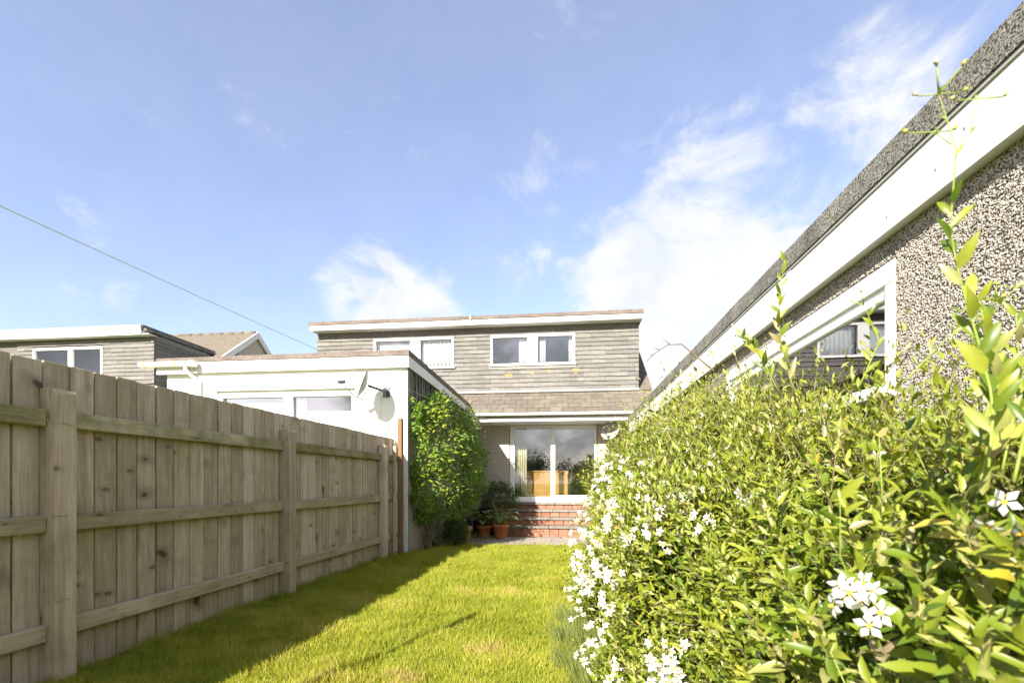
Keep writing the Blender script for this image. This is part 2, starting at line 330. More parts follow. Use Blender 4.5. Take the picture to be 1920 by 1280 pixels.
def lathe(name, prof, mat, loc, parent=None, seg=24):
    vs, fs = [], []
    for (r, z) in prof:
        for k in range(seg): q = 2 * math.pi * k / seg; vs.append((loc[0] + r * math.cos(q), loc[1] + r * math.sin(q), loc[2] + z))
    for i in range(len(prof) - 1):
        for k in range(seg): fs.append((i * seg + k, i * seg + (k + 1) % seg, (i + 1) * seg + (k + 1) % seg, (i + 1) * seg + k))
    return mesh(name, vs, fs, mat, parent, True)

def unit(a): return a / np.maximum(np.linalg.norm(a, axis=1, keepdims=True), 1e-9)
def basis(D, N):
    D = unit(D); Z = N - (N * D).sum(1, keepdims=True) * D; Z = unit(Z); Y = np.cross(Z, D); return D, Y, Z
def scatter(name, tv, tf, P, D, N, S, mats, parent=None, rnd=None, midx=None, W=None, smooth=True):
    tv = np.asarray(tv, float); tf = np.asarray(tf, int); n, k, m = len(P), len(tv), len(tf)
    D, Y, Z = basis(D, N); S = np.broadcast_to(np.asarray(S, float), (n,)); W = S if W is None else W
    V = (P[:, None, :] + (S[:, None, None] * tv[None, :, 0:1]) * D[:, None, :] + (W[:, None, None] * tv[None, :, 1:2]) * Y[:, None, :] + (S[:, None, None] * tv[None, :, 2:3]) * Z[:, None, :])
    me = bpy.data.meshes.new(name); me.vertices.add(n * k); me.vertices.foreach_set('co', V.reshape(-1).astype(np.float32))
    F = (tf[None] + (np.arange(n) * k)[:, None, None]).reshape(-1)
    me.loops.add(n * m * 3); me.loops.foreach_set('vertex_index', F.astype(np.int32))
    me.polygons.add(n * m); me.polygons.foreach_set('loop_start', (np.arange(n * m) * 3).astype(np.int32))
    for q in (mats if isinstance(mats, (list, tuple)) else [mats]): me.materials.append(q)
    if midx is not None: me.polygons.foreach_set('material_index', np.tile(np.asarray(midx, np.int32), n))
    if smooth: me.polygons.foreach_set('use_smooth', np.ones(n * m, bool))
    me.update(calc_edges=True)
    at = me.attributes.new('rnd', 'FLOAT', 'POINT'); r = rng.random(n) if rnd is None else rnd
    at.data.foreach_set('value', np.repeat(r, k).astype(np.float32))
    o = link(name, me, parent); return o
def piece_mesh(name, tv, tf, mats, midx=None, rnd=0.0):
    me = bpy.data.meshes.new(name); me.from_pydata([tuple(v) for v in tv], [], [tuple(f) for f in tf])
    for q in (mats if isinstance(mats, (list, tuple)) else [mats]): me.materials.append(q)
    if midx is not None: me.polygons.foreach_set('material_index', np.asarray(midx, np.int32))
    me.polygons.foreach_set('use_smooth', np.ones(len(tf), bool))
    at = me.attributes.new('rnd', 'FLOAT', 'POINT'); at.data.foreach_set('value', np.full(len(tv), rnd, np.float32))
    at = me.attributes.new('solo', 'FLOAT', 'POINT'); at.data.foreach_set('value', np.full(len(tv), 0.999, np.float32)); return me
def place(name, me, p, d, nrm_, s, parent, w=None):
    D, Y, Z = basis(np.array([d], float), np.array([nrm_], float)); w = w or s
    m = Matrix(((D[0][0] * s, Y[0][0] * w, Z[0][0] * s, p[0]), (D[0][1] * s, Y[0][1] * w, Z[0][1] * s, p[1]), (D[0][2] * s, Y[0][2] * w, Z[0][2] * s, p[2]), (0, 0, 0, 1)))
    o = bpy.data.objects.new(name, me); COL.objects.link(o); o.parent = parent; o.matrix_parent_inverse = PW[parent].inverted(); o.matrix_basis = m
    return o
# leaf shapes: length 1 along x, fold along the midrib, tip drooping
LEAF_V = [(0, 0, 0), (0.33, 0, -0.02), (0.68, 0, -0.05), (1, 0, -0.14), (0.30, 0.19, 0.06), (0.66, 0.155, 0.02), (0.30, -0.19, 0.06), (0.66, -0.155, 0.02), (0.12, 0.1, 0.02), (0.12, -0.1, 0.02)]
LEAF_F = [(0, 1, 8), (8, 1, 4), (1, 2, 5), (1, 5, 4), (2, 3, 5), (0, 9, 1), (9, 6, 1), (1, 7, 2), (1, 6, 7), (2, 7, 3)]
LEAF_V = [(a, b * 0.82, c_) for a, b, c_ in LEAF_V]
SL_V = [(0, 0, 0), (0.42, 0.175, 0.05), (0.42, -0.175, 0.05), (1, 0, -0.1), (0.45, 0, -0.02)]
SL_F = [(0, 4, 1), (1, 4, 3), (0, 2, 4), (2, 3, 4)]
def star():
    v, f, mi = [], [], []
    for k in range(5):
        a = 2 * math.pi * k / 5; b = len(v)
        for (r, da, z) in ((0.06, 0, 0.02), (0.33, 0.47, 0.03), (0.54, 0.0, -0.05), (0.33, -0.47, 0.03), (0.34, 0, 0.10)):
            v.append((r * math.cos(a + da), r * math.sin(a + da), z))
        f += [(b, b + 1, b + 4), (b + 1, b + 2, b + 4), (b + 2, b + 3, b + 4), (b + 3, b, b + 4)]; mi += [0] * 4
    b = len(v)
    for k in range(5): a = 2 * math.pi * k / 5; v.append((0.09 * math.cos(a), 0.09 * math.sin(a), 0.04))
    v.append((0, 0, 0.3)); f += [(b + k, b + (k + 1) % 5, b + 5) for k in range(5)]; mi += [1] * 5
    return v, f, mi
STAR = star()

# ------------------------------------------------------------------ ground
def gz(x, y):
    t = np.clip((np.asarray(y, float) - 7.4) / 2.4, 0, 1); return -0.1 * t * t * (3 - 2 * t)
gx = sorted(set([-300, -120, -60, -30, -18, -12, -8, 8, 12, 18, 30, 60, 120, 300] + [round(-6 + 0.5 * i, 2) for i in range(25)]))
gy = sorted(set([-300, -120, -60, -40, -25, -15, -8, -4, 20, 30, 60, 120, 300] + [round(-2 + 0.4 * i, 2) for i in range(51)]))
gv = [(x, y, float(gz(x, y)) - 0.012) for y in gy for x in gx]; nx = len(gx)
gf = [(j * nx + i, j * nx + i + 1, (j + 1) * nx + i + 1, (j + 1) * nx + i) for j in range(len(gy) - 1) for i in range(nx - 1)]
o = mesh('ground', gv, gf, M['ground'], None, True); o['kind'] = 'structure'

# patio: slabs laid in front of the steps
pat = box('patio', -2.42, 1.4, 9.80, 12.3, -0.30, -0.118, M['mortar']); pat['kind'] = 'structure'
xs = [-2.42, -1.86, -1.24, -0.66, -0.02, 0.56, 1.16, 1.4]
for j, (ya, yb) in enumerate(((9.80, 10.44), (10.45, 11.05), (11.06, 11.7))):
    off = (0, 0.3, 0.1)[j]
    for i in range(len(xs) - 1):
        a = max(-2.42, xs[i] - off); b = xs[i + 1] - off if i < len(xs) - 2 else 1.4
        if b - a < 0.1: continue
        sl = box('paving_slab', a + 0.006, b - 0.006, ya + random.uniform(0, 0.04) * (j == 0), yb - 0.008, -0.116, -0.095 + random.uniform(-0.004, 0.005), M['slab'], pat, 0.006)

# ------------------------------------------------------------------ main house
Yw = 12.34
house = thing('house', (-2.4, Yw, -0.1), 'dormer house with slate-hung upper floor behind brick steps and patio doors', 'house')
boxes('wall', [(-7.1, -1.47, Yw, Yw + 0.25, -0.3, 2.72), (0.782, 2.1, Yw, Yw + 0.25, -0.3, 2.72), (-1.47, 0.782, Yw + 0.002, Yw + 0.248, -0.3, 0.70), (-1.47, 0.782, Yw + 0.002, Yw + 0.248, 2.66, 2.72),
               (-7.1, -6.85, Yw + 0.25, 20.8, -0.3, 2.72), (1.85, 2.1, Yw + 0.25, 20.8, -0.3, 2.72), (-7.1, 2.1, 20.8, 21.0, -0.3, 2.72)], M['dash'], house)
def rz(y): return 2.86 + (y - 11.5) * 0.705
RY, RZ = 16.3, rz(16.3)
roof = mesh('roof', [(-7.25, 11.5, 2.84), (2.14, 11.5, 2.84), (2.14, RY, RZ - 0.02), (-7.25, RY, RZ - 0.02), (-7.25, 21.1, 2.84), (2.14, 21.1, 2.84),
                     (-7.25, 11.5, 2.76), (2.14, 11.5, 2.76), (2.14, RY, RZ - 0.14), (-7.25, RY, RZ - 0.14), (-7.25, 21.1, 2.76), (2.14, 21.1, 2.76)],
            [(0, 1, 2, 3), (3, 2, 5, 4), (7, 6, 9, 8), (8, 9, 10, 11), (0, 6, 7, 1), (4, 5, 11, 10), (1, 7, 8, 2), (2, 8, 11, 5), (0, 3, 9, 6), (3, 4, 10, 9)], M['tile'], house)
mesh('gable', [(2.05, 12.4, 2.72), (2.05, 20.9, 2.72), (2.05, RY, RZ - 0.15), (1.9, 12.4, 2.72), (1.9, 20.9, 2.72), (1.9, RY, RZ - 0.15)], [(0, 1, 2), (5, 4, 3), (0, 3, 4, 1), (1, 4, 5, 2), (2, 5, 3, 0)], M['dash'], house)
# roof tiles below the dormer
ang = math.atan(0.705); tw, ex = 0.285, 0.235
tm = [box_me('roof_tile', 0, tw - 0.006, 0, 0.27, 0, 0.018 + 0.002 * i, M['tile'], 0.003) for i in range(3)]
rows = 5
for r in range(rows):
    s0 = -0.02 + r * ex * 0.98
    off = (r % 2) * tw / 2
    for i in range(-1, 18):
        x = -2.95 + i * tw + off
        if x < -3.2 or x + tw > 2.16: continue
        o = link('roof_tile', random.choice(tm), roof)
        o.location = (x + random.uniform(-0.002, 0.002), 11.5 + s0 * math.cos(ang), 2.866 + s0 * math.sin(ang) + random.uniform(0, 0.006))
        o.rotation_euler = (ang - 0.06 + random.uniform(-0.012, 0.012), random.uniform(-0.006, 0.006), 0)
# right-hand slope of tiles beside the dormer cheek
vs, fs = [], []
for r in range(rows, 24):
    s0 = -0.02 + r * ex * 0.98; y = 11.5 + s0 * math.cos(ang); z = 2.866 + s0 * math.sin(ang)
    for i in range(2):
        b = len(vs); x = 1.78 + i * 0.19; y1 = y + 0.25 * math.cos(ang); z1 = z + 0.25 * math.sin(ang)
        vs += [(x, y, z), (x + 0.185, y, z), (x + 0.185, y1, z1 - 0.01), (x, y1, z1 - 0.01), (x, y, z + 0.022), (x + 0.185, y, z + 0.022), (x + 0.185, y1, z1 + 0.008), (x, y1, z1 + 0.008)]
        fs += [tuple(b + k for k in f) for f in BOXF]
mesh('verge_tile', vs, fs, M['tile'], roof)
# eaves
box('soffit', -2.9, 1.85, 11.57, Yw + 0.002, 2.665, 2.685, M['fascia'], house)
box('fascia', -2.9, 1.8, 11.545, 11.569, 2.66, 2.80, M['fascia'], house, 0.003)
gp = [(11.40 + 0.055 - 0.055 * math.cos(q), 2.845 - 0.062 * math.sin(q)) for q in [math.pi * k / 8 for k in range(9)]]
gv = []; gf = []
for x in (-2.75, 1.62):
    for (y, z) in gp: gv.append((x, y, z))
    for (y, z) in reversed(gp): gv.append((x, 11.455 + (y - 11.455) * 0.92, z + 0.004))
n_ = 18
gf = [(i, (i + 1) % n_, n_ + (i + 1) % n_, n_ + i) for i in range(n_)] + [tuple(range(n_)), tuple(range(2 * n_ - 1, n_ - 1, -1))]
mesh('gutter', gv, gf, M['gutter'], house)
# dormer
DX0, DX1, DY = -6.76, 1.81, 12.45
WIN = [(-5.15, -2.96, 4.205, 5.03), (-1.975, 0.218, 4.222, 5.018)]
dlist = [(DX0, DX1, DY, DY + 0.1, 3.45, 4.21), (DX0, DX1, DY, DY + 0.1, 5.02, 5.24), (DX0, WIN[0][0], DY, DY + 0.1, 4.21, 5.02), (WIN[0][1], WIN[1][0], DY, DY + 0.1, 4.21, 5.02), (WIN[1][1], DX1, DY, DY + 0.1, 4.21, 5.02),
         (DX0, DX0 + 0.1, DY + 0.1, 16.0, 3.45, 5.24), (DX1 - 0.1, DX1, DY + 0.1, 16.0, 3.45, 5.24)]
dormer = boxes('dormer', dlist, M['slate'], house)
ex = 0.1115
smesh = []
for i in range(4):
    w0 = 0.003 * i
    v = [(0, -0.032 - w0, 0), (1, -0.032 - w0 * 0.6, 0), (1, -0.012, 0), (0, -0.012, 0), (0, -0.012, ex + 0.01), (1, -0.012, ex + 0.01), (1, -0.002, ex + 0.01), (0, -0.002, ex + 0.01)]
    me = bpy.data.meshes.new('slate'); me.from_pydata(v, [], BOXF); me.materials.append(M['slate']); smesh.append(me)
def hang(parent, X0, X1, y, z0, z1, wins, sw, skip=None):
    r = 0; z = z0
    while z < z1 - 0.02:
        spans = [(X0, X1)]
        for (a, b, c_, d_) in wins:
            if z + ex * 0.6 > c_ and z + ex * 0.4 < d_:
                ns = []
                for (p, q) in spans:
                    if b <= p or a >= q: ns.append((p, q))
                    else:
                        if a > p: ns.append((p, a))
                        if b < q: ns.append((b, q))
                spans = ns
        off = (r % 2) * sw / 2
        for (p, q) in spans:
            k = math.floor((p - X0 - off) / sw)
            x = X0 + off + k * sw
            while x < q - 0.03:
                a = max(x, p); b = min(x + sw, q)
                if b - a > 0.04 and not (skip and skip(a, b, z)):
                    o = link('slate', random.choice(smesh), parent)
                    o.location = (a + 0.0015, y + random.uniform(-0.003, 0.002), z + random.uniform(-0.004, 0.004)); o.scale = (b - a - 0.003, 1, 1)
                    o.rotation_euler = (random.uniform(-0.012, 0.012), random.uniform(-0.004, 0.004), 0)
                x += sw
        z += ex; r += 1
hang(dormer, DX0 - 0.01, DX1 + 0.01, DY, 3.56, 5.14, WIN, 0.37, lambda a, b, z: b < -3.1 and z < 3.9)
boxes('slate', [(DX1 + 0.002, DX1 + 0.016, DY + 0.01, 15.0, 3.56 + k * ex, 3.56 + (k + 1) * ex - 0.004) for k in range(14)], M['slate'], dormer)['kind'] = 'stuff'
box('lead_flashing', -2.95, 1.83, DY - 0.13, DY + 0.01, 3.50, 3.556, M['lead'], house, 0.01)
box('flashing_apron', WIN[1][0] - 0.02, WIN[1][1] + 0.02, DY - 0.034, DY - 0.018, 4.16, 4.222, M['lead'], house)
for (lx, lz, lr) in ((-1.49, 3.99, 0.10), (-0.87, 4.02, 0.07), (0.24, 4.06, 0.10), (-1.35, 3.91, 0.05), (0.22, 4.16, 0.06), (-0.45, 4.05, 0.06)):
    n_ = 14; v = [(lx, DY - 0.030, lz)] + [(lx + lr * (0.55 + 0.6 * random.random()) * math.cos(q), DY - 0.027, lz + lr * (0.5 + 0.6 * random.random()) * math.sin(q)) for q in [2 * math.pi * k / n_ for k in range(n_)]]
    mesh('lichen', v, [(0, 1 + k, 1 + (k + 1) % n_) for k in range(n_)], M['lichen'], house)
box('dormer_roof', -6.8, 1.84, 12.20, 16.2, 5.38, 5.44, M['felt2'], house)
box('dormer_soffit', -6.8, 1.85, 12.175, 12.46, 5.242, 5.262, M['fascia'], house)
box('dormer_fascia', -6.826, -2.44, 12.15, 12.174, 5.236, 5.375, M['fascia'], house, 0.003)
box('dormer_fascia', -2.44, 1.87, 12.152, 12.174, 5.240, 5.372, M['fascia'], house, 0.003)
box('fascia_return', 1.846, 1.87, 12.176, 15.9, 5.238, 5.374, M['fascia'], house)
mesh('felt_edge', [(-6.85, 12.13, 5.37), (-2.46, 12.13, 5.372), (-2.46, 12.13, 5.455), (-6.85, 12.13, 5.46), (-6.85, 12.3, 5.37), (-2.46, 12.3, 5.372), (-2.46, 12.26, 5.47), (-6.85, 12.26, 5.478)], BOXF, M['felt2'], house)
mesh('felt_edge', [(-2.44, 12.13, 5.374), (1.89, 12.13, 5.374), (1.89, 12.13, 5.465), (-2.44, 12.13, 5.455), (-2.44, 12.3, 5.374), (1.89, 12.3, 5.374), (1.91, 12.26, 5.495), (-2.44, 12.26, 5.472)], BOXF, M['felt2'], house)
box('roof_upstand', -2.475, -2.425, 12.12, 12.25, 5.36, 5.50, M['lead'], house, 0.006)

def window(parent, x0, x1, z0, z1, y, mull, fw=0.055, mat=None, glassy=0.03, top=None):
    mat = mat or M['upvc']; top = fw if top is None else top
    bars = [(x0, x1, y - 0.03, y + 0.05, z0, z0 + fw), (x0, x1, y - 0.03, y + 0.05, z1 - top, z1), (x0, x0 + fw, y - 0.028, y + 0.048, z0 + fw, z1 - top), (x1 - fw, x1, y - 0.028, y + 0.048, z0 + fw, z1 - top)]
    edges = [x0 + fw]
    for (a, b) in mull: bars.append((a, b, y - 0.029, y + 0.047, z0 + fw, z1 - top)); edges += [a, b]
    edges.append(x1 - fw)
    w = boxes('window', bars, mat, parent)
    for k in range(0, len(edges), 2): box('pane', edges[k] - 0.003, edges[k + 1] + 0.003, y + glassy, y + glassy + 0.006, z0 + fw - 0.003, z1 - top + 0.003, M['glass'], w)
    return w
def room(name, x0, x1, y0, y1, z0, z1, parent, mat=None):
    v = [(x0, y0, z0), (x1, y0, z0), (x1, y1, z0), (x0, y1, z0), (x0, y0, z1), (x1, y0, z1), (x1, y1, z1), (x0, y1, z1)]
    return mesh(name, v, [(0, 1, 2, 3), (4, 5, 6, 7), (1, 2, 6, 5), (2, 3, 7, 6), (3, 0, 4, 7)], [mat or M['inwall']], parent)
def drape(name, x0, x1, y, z0, z1, mat, label, cat, amp=0.03, waves=6, parent=None, group=None, hem=None):
    n = max(12, waves * 8); vs = []
    for j, z in enumerate((z0, z0 + (z1 - z0) * 0.5, z1)):
        for i in range(n + 1):
            u = i / n; zz = z if (j or hem is None) else hem(u)
            vs.append((x0 + (x1 - x0) * u, y + amp * math.sin(u * waves * 2 * math.pi) * (1 - 0.3 * j / 2), zz))
    fs = [(j * (n + 1) + i, j * (n + 1) + i + 1, (j + 1) * (n + 1) + i + 1, (j + 1) * (n + 1) + i) for j in range(2) for i in range(n)]
    o = mesh(name, vs, fs, mat, None, True)
    m = o.modifiers.new('thick', 'SOLIDIFY'); m.thickness = 0.004
    return tag(o, label, cat, group)
w = window(house, *WIN[0], DY - 0.012, [(-4.14, -3.87)])
w = window(house, *WIN[1], DY - 0.012, [(-1.0, -0.74)])
for (a, b, c_, d_) in WIN: box('sill', a - 0.03, b + 0.03, DY - 0.075, DY - 0.043, c_ - 0.012, c_ + 0.03, M['upvc'], house, 0.004)
room('upper_room', DX0 + 0.11, DX1 - 0.11, DY + 0.102, 15.2, 3.62, 5.236, house)
drape('net_curtain', -3.84, -3.0, DY + 0.10, 4.25, 5.0, M['cloth'], 'gathered white net curtain behind the upper slate-wall pane beside the flat roof', 'curtain', 0.02, 8)
tag(box('roller_blind', -5.1, -4.16, DY + 0.11, DY + 0.115, 4.25, 4.93, M['cloth']), 'flat white blind in the upper pane partly hidden by flat roof', 'blind')
drape('curtain', -1.24, -1.01, DY + 0.11, 4.24, 5.0, M['cloth'], 'white curtain between the broad upper pane and the central white mullion', 'curtain', 0.025, 3, group='upper window curtains')
drape('curtain', -0.72, -0.54, DY + 0.11, 4.24, 5.0, M['cloth'], 'split white curtain with a dark gap, between mullion and outer upper pane', 'curtain', 0.025, 3, group='upper window curtains')
drape('curtain', 0.06, 0.16, DY + 0.11, 4.24, 5.0, M['cloth'], 'thin white curtain edge at outer jamb of upper window', 'curtain', 0.02, 2)

# patio doors
DX = (-1.454, 0.766); DZ = (0.717, 2.655)
door = boxes('patio_door', [(DX[0], DX[1], Yw + 0.03, Yw + 0.12, DZ[0], DZ[0] + 0.10), (DX[0], DX[1], Yw + 0.03, Yw + 0.12, DZ[1] - 0.075, DZ[1]),
                            (DX[0], DX[0] + 0.12, Yw + 0.032, Yw + 0.118, DZ[0] + 0.10, DZ[1] - 0.075), (DX[1] - 0.06, DX[1], Yw + 0.032, Yw + 0.118, DZ[0] + 0.10, DZ[1] - 0.075),
                            (-0.395, -0.29, Yw + 0.025, Yw + 0.115, DZ[0] + 0.10, DZ[1] - 0.075), (-0.29, DX[1] - 0.06, Yw + 0.034, Yw + 0.09, DZ[0] + 0.10, DZ[0] + 0.14), (-0.29, DX[1] - 0.06, Yw + 0.034, Yw + 0.09, DZ[1] - 0.105, DZ[1] - 0.075)], M['upvc'], house)
box('pane', DX[0] + 0.117, -0.392, Yw + 0.075, Yw + 0.081, DZ[0] + 0.097, DZ[1] - 0.072, M['glass'], door)
box('pane', -0.293, DX[1] - 0.057, Yw + 0.062, Yw + 0.068, DZ[0] + 0.137, DZ[1] - 0.102, M['glass'], door)
box('handle', -0.36, -0.335, Yw - 0.01, Yw + 0.024, 1.55, 1.72, M['metal'], door, 0.004)
box('door_sill', -1.49, 0.80, Yw - 0.05, Yw + 0.06, 0.690, 0.716, M['upvc'], house, 0.004)
room('lounge', -4.5, 1.84, Yw + 0.252, 16.8, 0.72, 2.71, house)
box('carpet', -4.49, 1.83, Yw + 0.255, 16.79, 0.722, 0.735, M['carpet'], house)
drape('vertical_blind', -1.33, -1.03, Yw + 0.20, 0.75, 2.62, M['blind'], 'bunched cream vertical blind inside the patio door', 'blind', 0.035, 5)
cab = thing('cabinet', (-0.5, 13.0, 0.735), 'orange varnished wooden cabinet standing behind the patio door glass', 'cabinet')
box('carcass', -1.03, 0.03, 12.90, 13.3, 0.74, 1.47, M['cabinet'], cab, 0.004)
box('top', -1.05, 0.05, 12.87, 13.32, 1.471, 1.50, M['cabinet_edge'], cab, 0.004)
box('stile', -1.03, -0.96, 12.875, 12.899, 0.74, 1.47, M['cabinet'], cab)
box('stile', -0.03, 0.03, 12.875, 12.899, 0.74, 1.47, M['cabinet_edge'], cab)
box('stile', -0.2, -0.12, 12.877, 12.899, 0.74, 1.47, M['cabinet'], cab)
pic = thing('picture', (-0.6, 16.7, 1.7), 'dark framed picture hanging on the wall behind the patio door', 'picture')
box('frame', -1.05, -0.25, 16.74, 16.79, 1.55, 2.15, M['black'], pic); box('canvas', -1.0, -0.3, 16.73, 16.738, 1.6, 2.1, M['picture'], pic)

# brick steps
steps = thing('brick_steps', (-0.4, 11.9, -0.1), 'red brick garden steps with grey slab treads below the patio doors', 'steps')
SX0, SX1 = -1.72, 1.1
st = [(11.40, -0.1, 0.157), (11.65, 0.157, 0.337), (11.90, 0.337, 0.516), (12.12, 0.516, 0.69)]
boxes('core', [(SX0 + 0.02, SX1 - 0.02, y + 0.03, Yw - 0.002, za - (0.1 if k == 0 else 0.0), zb - 0.075) for k, (y, za, zb) in enumerate(st)], M['mortar'], steps)
bm_ = [box_me('brick', 0, 0.212, 0, 0.1, 0, 1, M['brick'], 0.006) for i in range(2)]
for k, (y, za, zb) in enumerate(st):
    h = zb - za - 0.066; x = SX0 + (k % 2) * -0.11
    while x < SX1 - 0.02:
        a = max(x, SX0); b = min(x + 0.215, SX1)
        if b - a > 0.05:
            o = link('brick', bm_[0], steps); o.location = (a, y + random.uniform(-0.004, 0.004), za + 0.004); o.scale = ((b - a - 0.01) / 0.212, 1, h - 0.012)
        x += 0.222
    x = SX0 - 0.02; ws = [0.72, 0.6, 0.75, 0.66, 0.8]; i = k
    while x < SX1:
        wv = min(ws[i % 5], SX1 + 0.02 - x); i += 1
        y1 = st[k + 1][0] + 0.02 if k < 3 else Yw - 0.003
        box('tread_slab', x + 0.004, x + wv - 0.004, y - 0.035, y1, zb - 0.062, zb + random.uniform(-0.003, 0.003), M['tread'], steps, 0.008); x += wv

# ------------------------------------------------------------------ flat-roofed extension on the left
EY = 7.85
ext = thing('flat_roofed_extension', (-4.9, EY, 0), 'white rendered flat-roofed extension rising behind the end of the timber fence', 'building')
boxes('front_wall', [(-7.11, -6.15, EY, EY + 0.22, -0.2, 3.16), (-3.587, -2.665, EY, EY + 0.22, -0.2, 3.16), (-6.15, -3.587, EY + 0.002, EY + 0.218, -0.2, 1.3), (-6.15, -3.587, EY + 0.002, EY + 0.218, 2.80, 3.16), (-7.11, -6.9, EY + 0.22, 12.3, -0.2, 3.1)], M['render'], ext)
hexa('side_wall', [(-2.885, EY + 0.222, -0.2), (-2.660, EY + 0.012, -0.2), (-2.44, 12.33, -0.2), (-2.66, 12.33, -0.2), (-2.885, EY + 0.222, 3.16), (-2.660, EY + 0.012, 3.16), (-2.44, 12.33, 2.93), (-2.66, 12.33, 2.93)], M['dash_grey'], ext)
hexa('roof', [(-7.2, 7.82, 3.27), (-2.64, 7.82, 3.27), (-2.41, 12.1, 3.0), (-7.2, 12.1, 3.0), (-7.2, 7.82, 3.38), (-2.64, 7.82, 3.38), (-2.41, 12.1, 3.12), (-7.2, 12.1, 3.12)], M['felt2'], ext)
box('front_fascia', -7.12, -2.622, 7.775, 7.80, 3.118, 3.314, M['fascia'], ext, 0.003)
box('front_soffit', -7.12, -2.66, 7.802, 7.852, 3.135, 3.15, M['fascia'], ext)
hexa('front_felt_edge', [(-7.25, 7.76, 3.316), (-2.61, 7.76, 3.316), (-2.61, 7.86, 3.316), (-7.25, 7.86, 3.316), (-7.25, 7.765, 3.388), (-2.612, 7.765, 3.408), (-2.612, 7.84, 3.415), (-7.25, 7.84, 3.395)], M['felt2'], ext)
hexa('side_fascia', [(-2.642, 7.803, 3.12), (-2.618, 7.78, 3.12), (-2.392, 11.75, 2.905), (-2.416, 11.75, 2.905), (-2.642, 7.803, 3.312), (-2.618, 7.78, 3.312), (-2.392, 11.75, 3.045), (-2.416, 11.75, 3.045)], M['fascia'], ext)
hexa('side_felt_edge', [(-2.66, 7.862, 3.316), (-2.605, 7.76, 3.316), (-2.38, 11.76, 3.048), (-2.43, 11.76, 3.048), (-2.66, 7.862, 3.41), (-2.609, 7.765, 3.41), (-2.384, 11.76, 3.14), (-2.43, 11.76, 3.14)], M['felt2'], ext)
window(ext, -6.15, -3.587, 1.3, 2.795, EY + 0.06, [(-4.905, -4.75)], 0.085, top=0.11)
box('lintel_drip', -6.17, -3.57, EY - 0.03, EY - 0.001, 2.80, 2.825, M['fascia'], ext)
room('back_room', -6.85, -2.9, EY + 0.225, 11.5, 0.6, 3.0, ext)
drape('net_curtain', -4.74, -3.66, EY + 0.16, 1.35, 2.44, M['cloth'], 'white net curtain with scalloped top edge in the extension window', 'curtain', 0.02, 7)
drape('curtain', -4.73, -4.55, EY + 0.15, 1.35, 2.68, M['cloth'], 'straight white curtain beside the mullion of the extension window', 'curtain', 0.025, 4)
box('roller_blind', -6.05, -4.92, EY + 0.16, EY + 0.165, 1.9, 2.6, M['cloth']); tag(bpy.context.scene.objects['roller_blind.001'], 'pale blind across the extension window pane beside the downpipe', 'blind')
box('gutter', -7.5, -6.52, 7.63, 7.74, 3.215, 3.30, M['gutter'], ext, 0.02)
box('gutter_end', -6.535, -6.42, 7.625, 7.745, 3.205, 3.305, M['gutter'], ext, 0.012)
box('gutter_board', -7.22, -6.54, 7.742, 7.773, 3.10, 3.30, M['fascia'], ext)
tube('downpipe', [(-6.6, 7.68, 3.21), (-6.6, 7.68, 3.14), (-6.45, 7.80, 2.98), (-6.45, 7.80, 0.1)], 0.034, M['gutter'], ext, 10)
for sx in (-7.38, -6.78): box('rust_streak', sx, sx + 0.025, 7.626, 7.632, 3.22, 3.30, M['rust'], ext)
for sx in (-5.35, -5.30, -5.02, -3.95): box('screw', sx, sx + 0.012, 7.770, 7.776, 3.20, 3.212, M['screw'], ext)
vines = []
for k in range(17):
    y = 7.98 + k * 0.075 + random.uniform(-0.03, 0.03); z1 = 3.1 - (y - 7.85) * 0.055; x = -2.652 + (y - 7.86) * 0.05
    pts = [(x + 0.008, y + random.uniform(-0.02, 0.02), z1 - j * 0.13) for j in range(random.randint(4, 8))]
    vines.append((pts, 0.008, 0.004))
tubes('dead_vine', vines, M['deadvine'], ext)

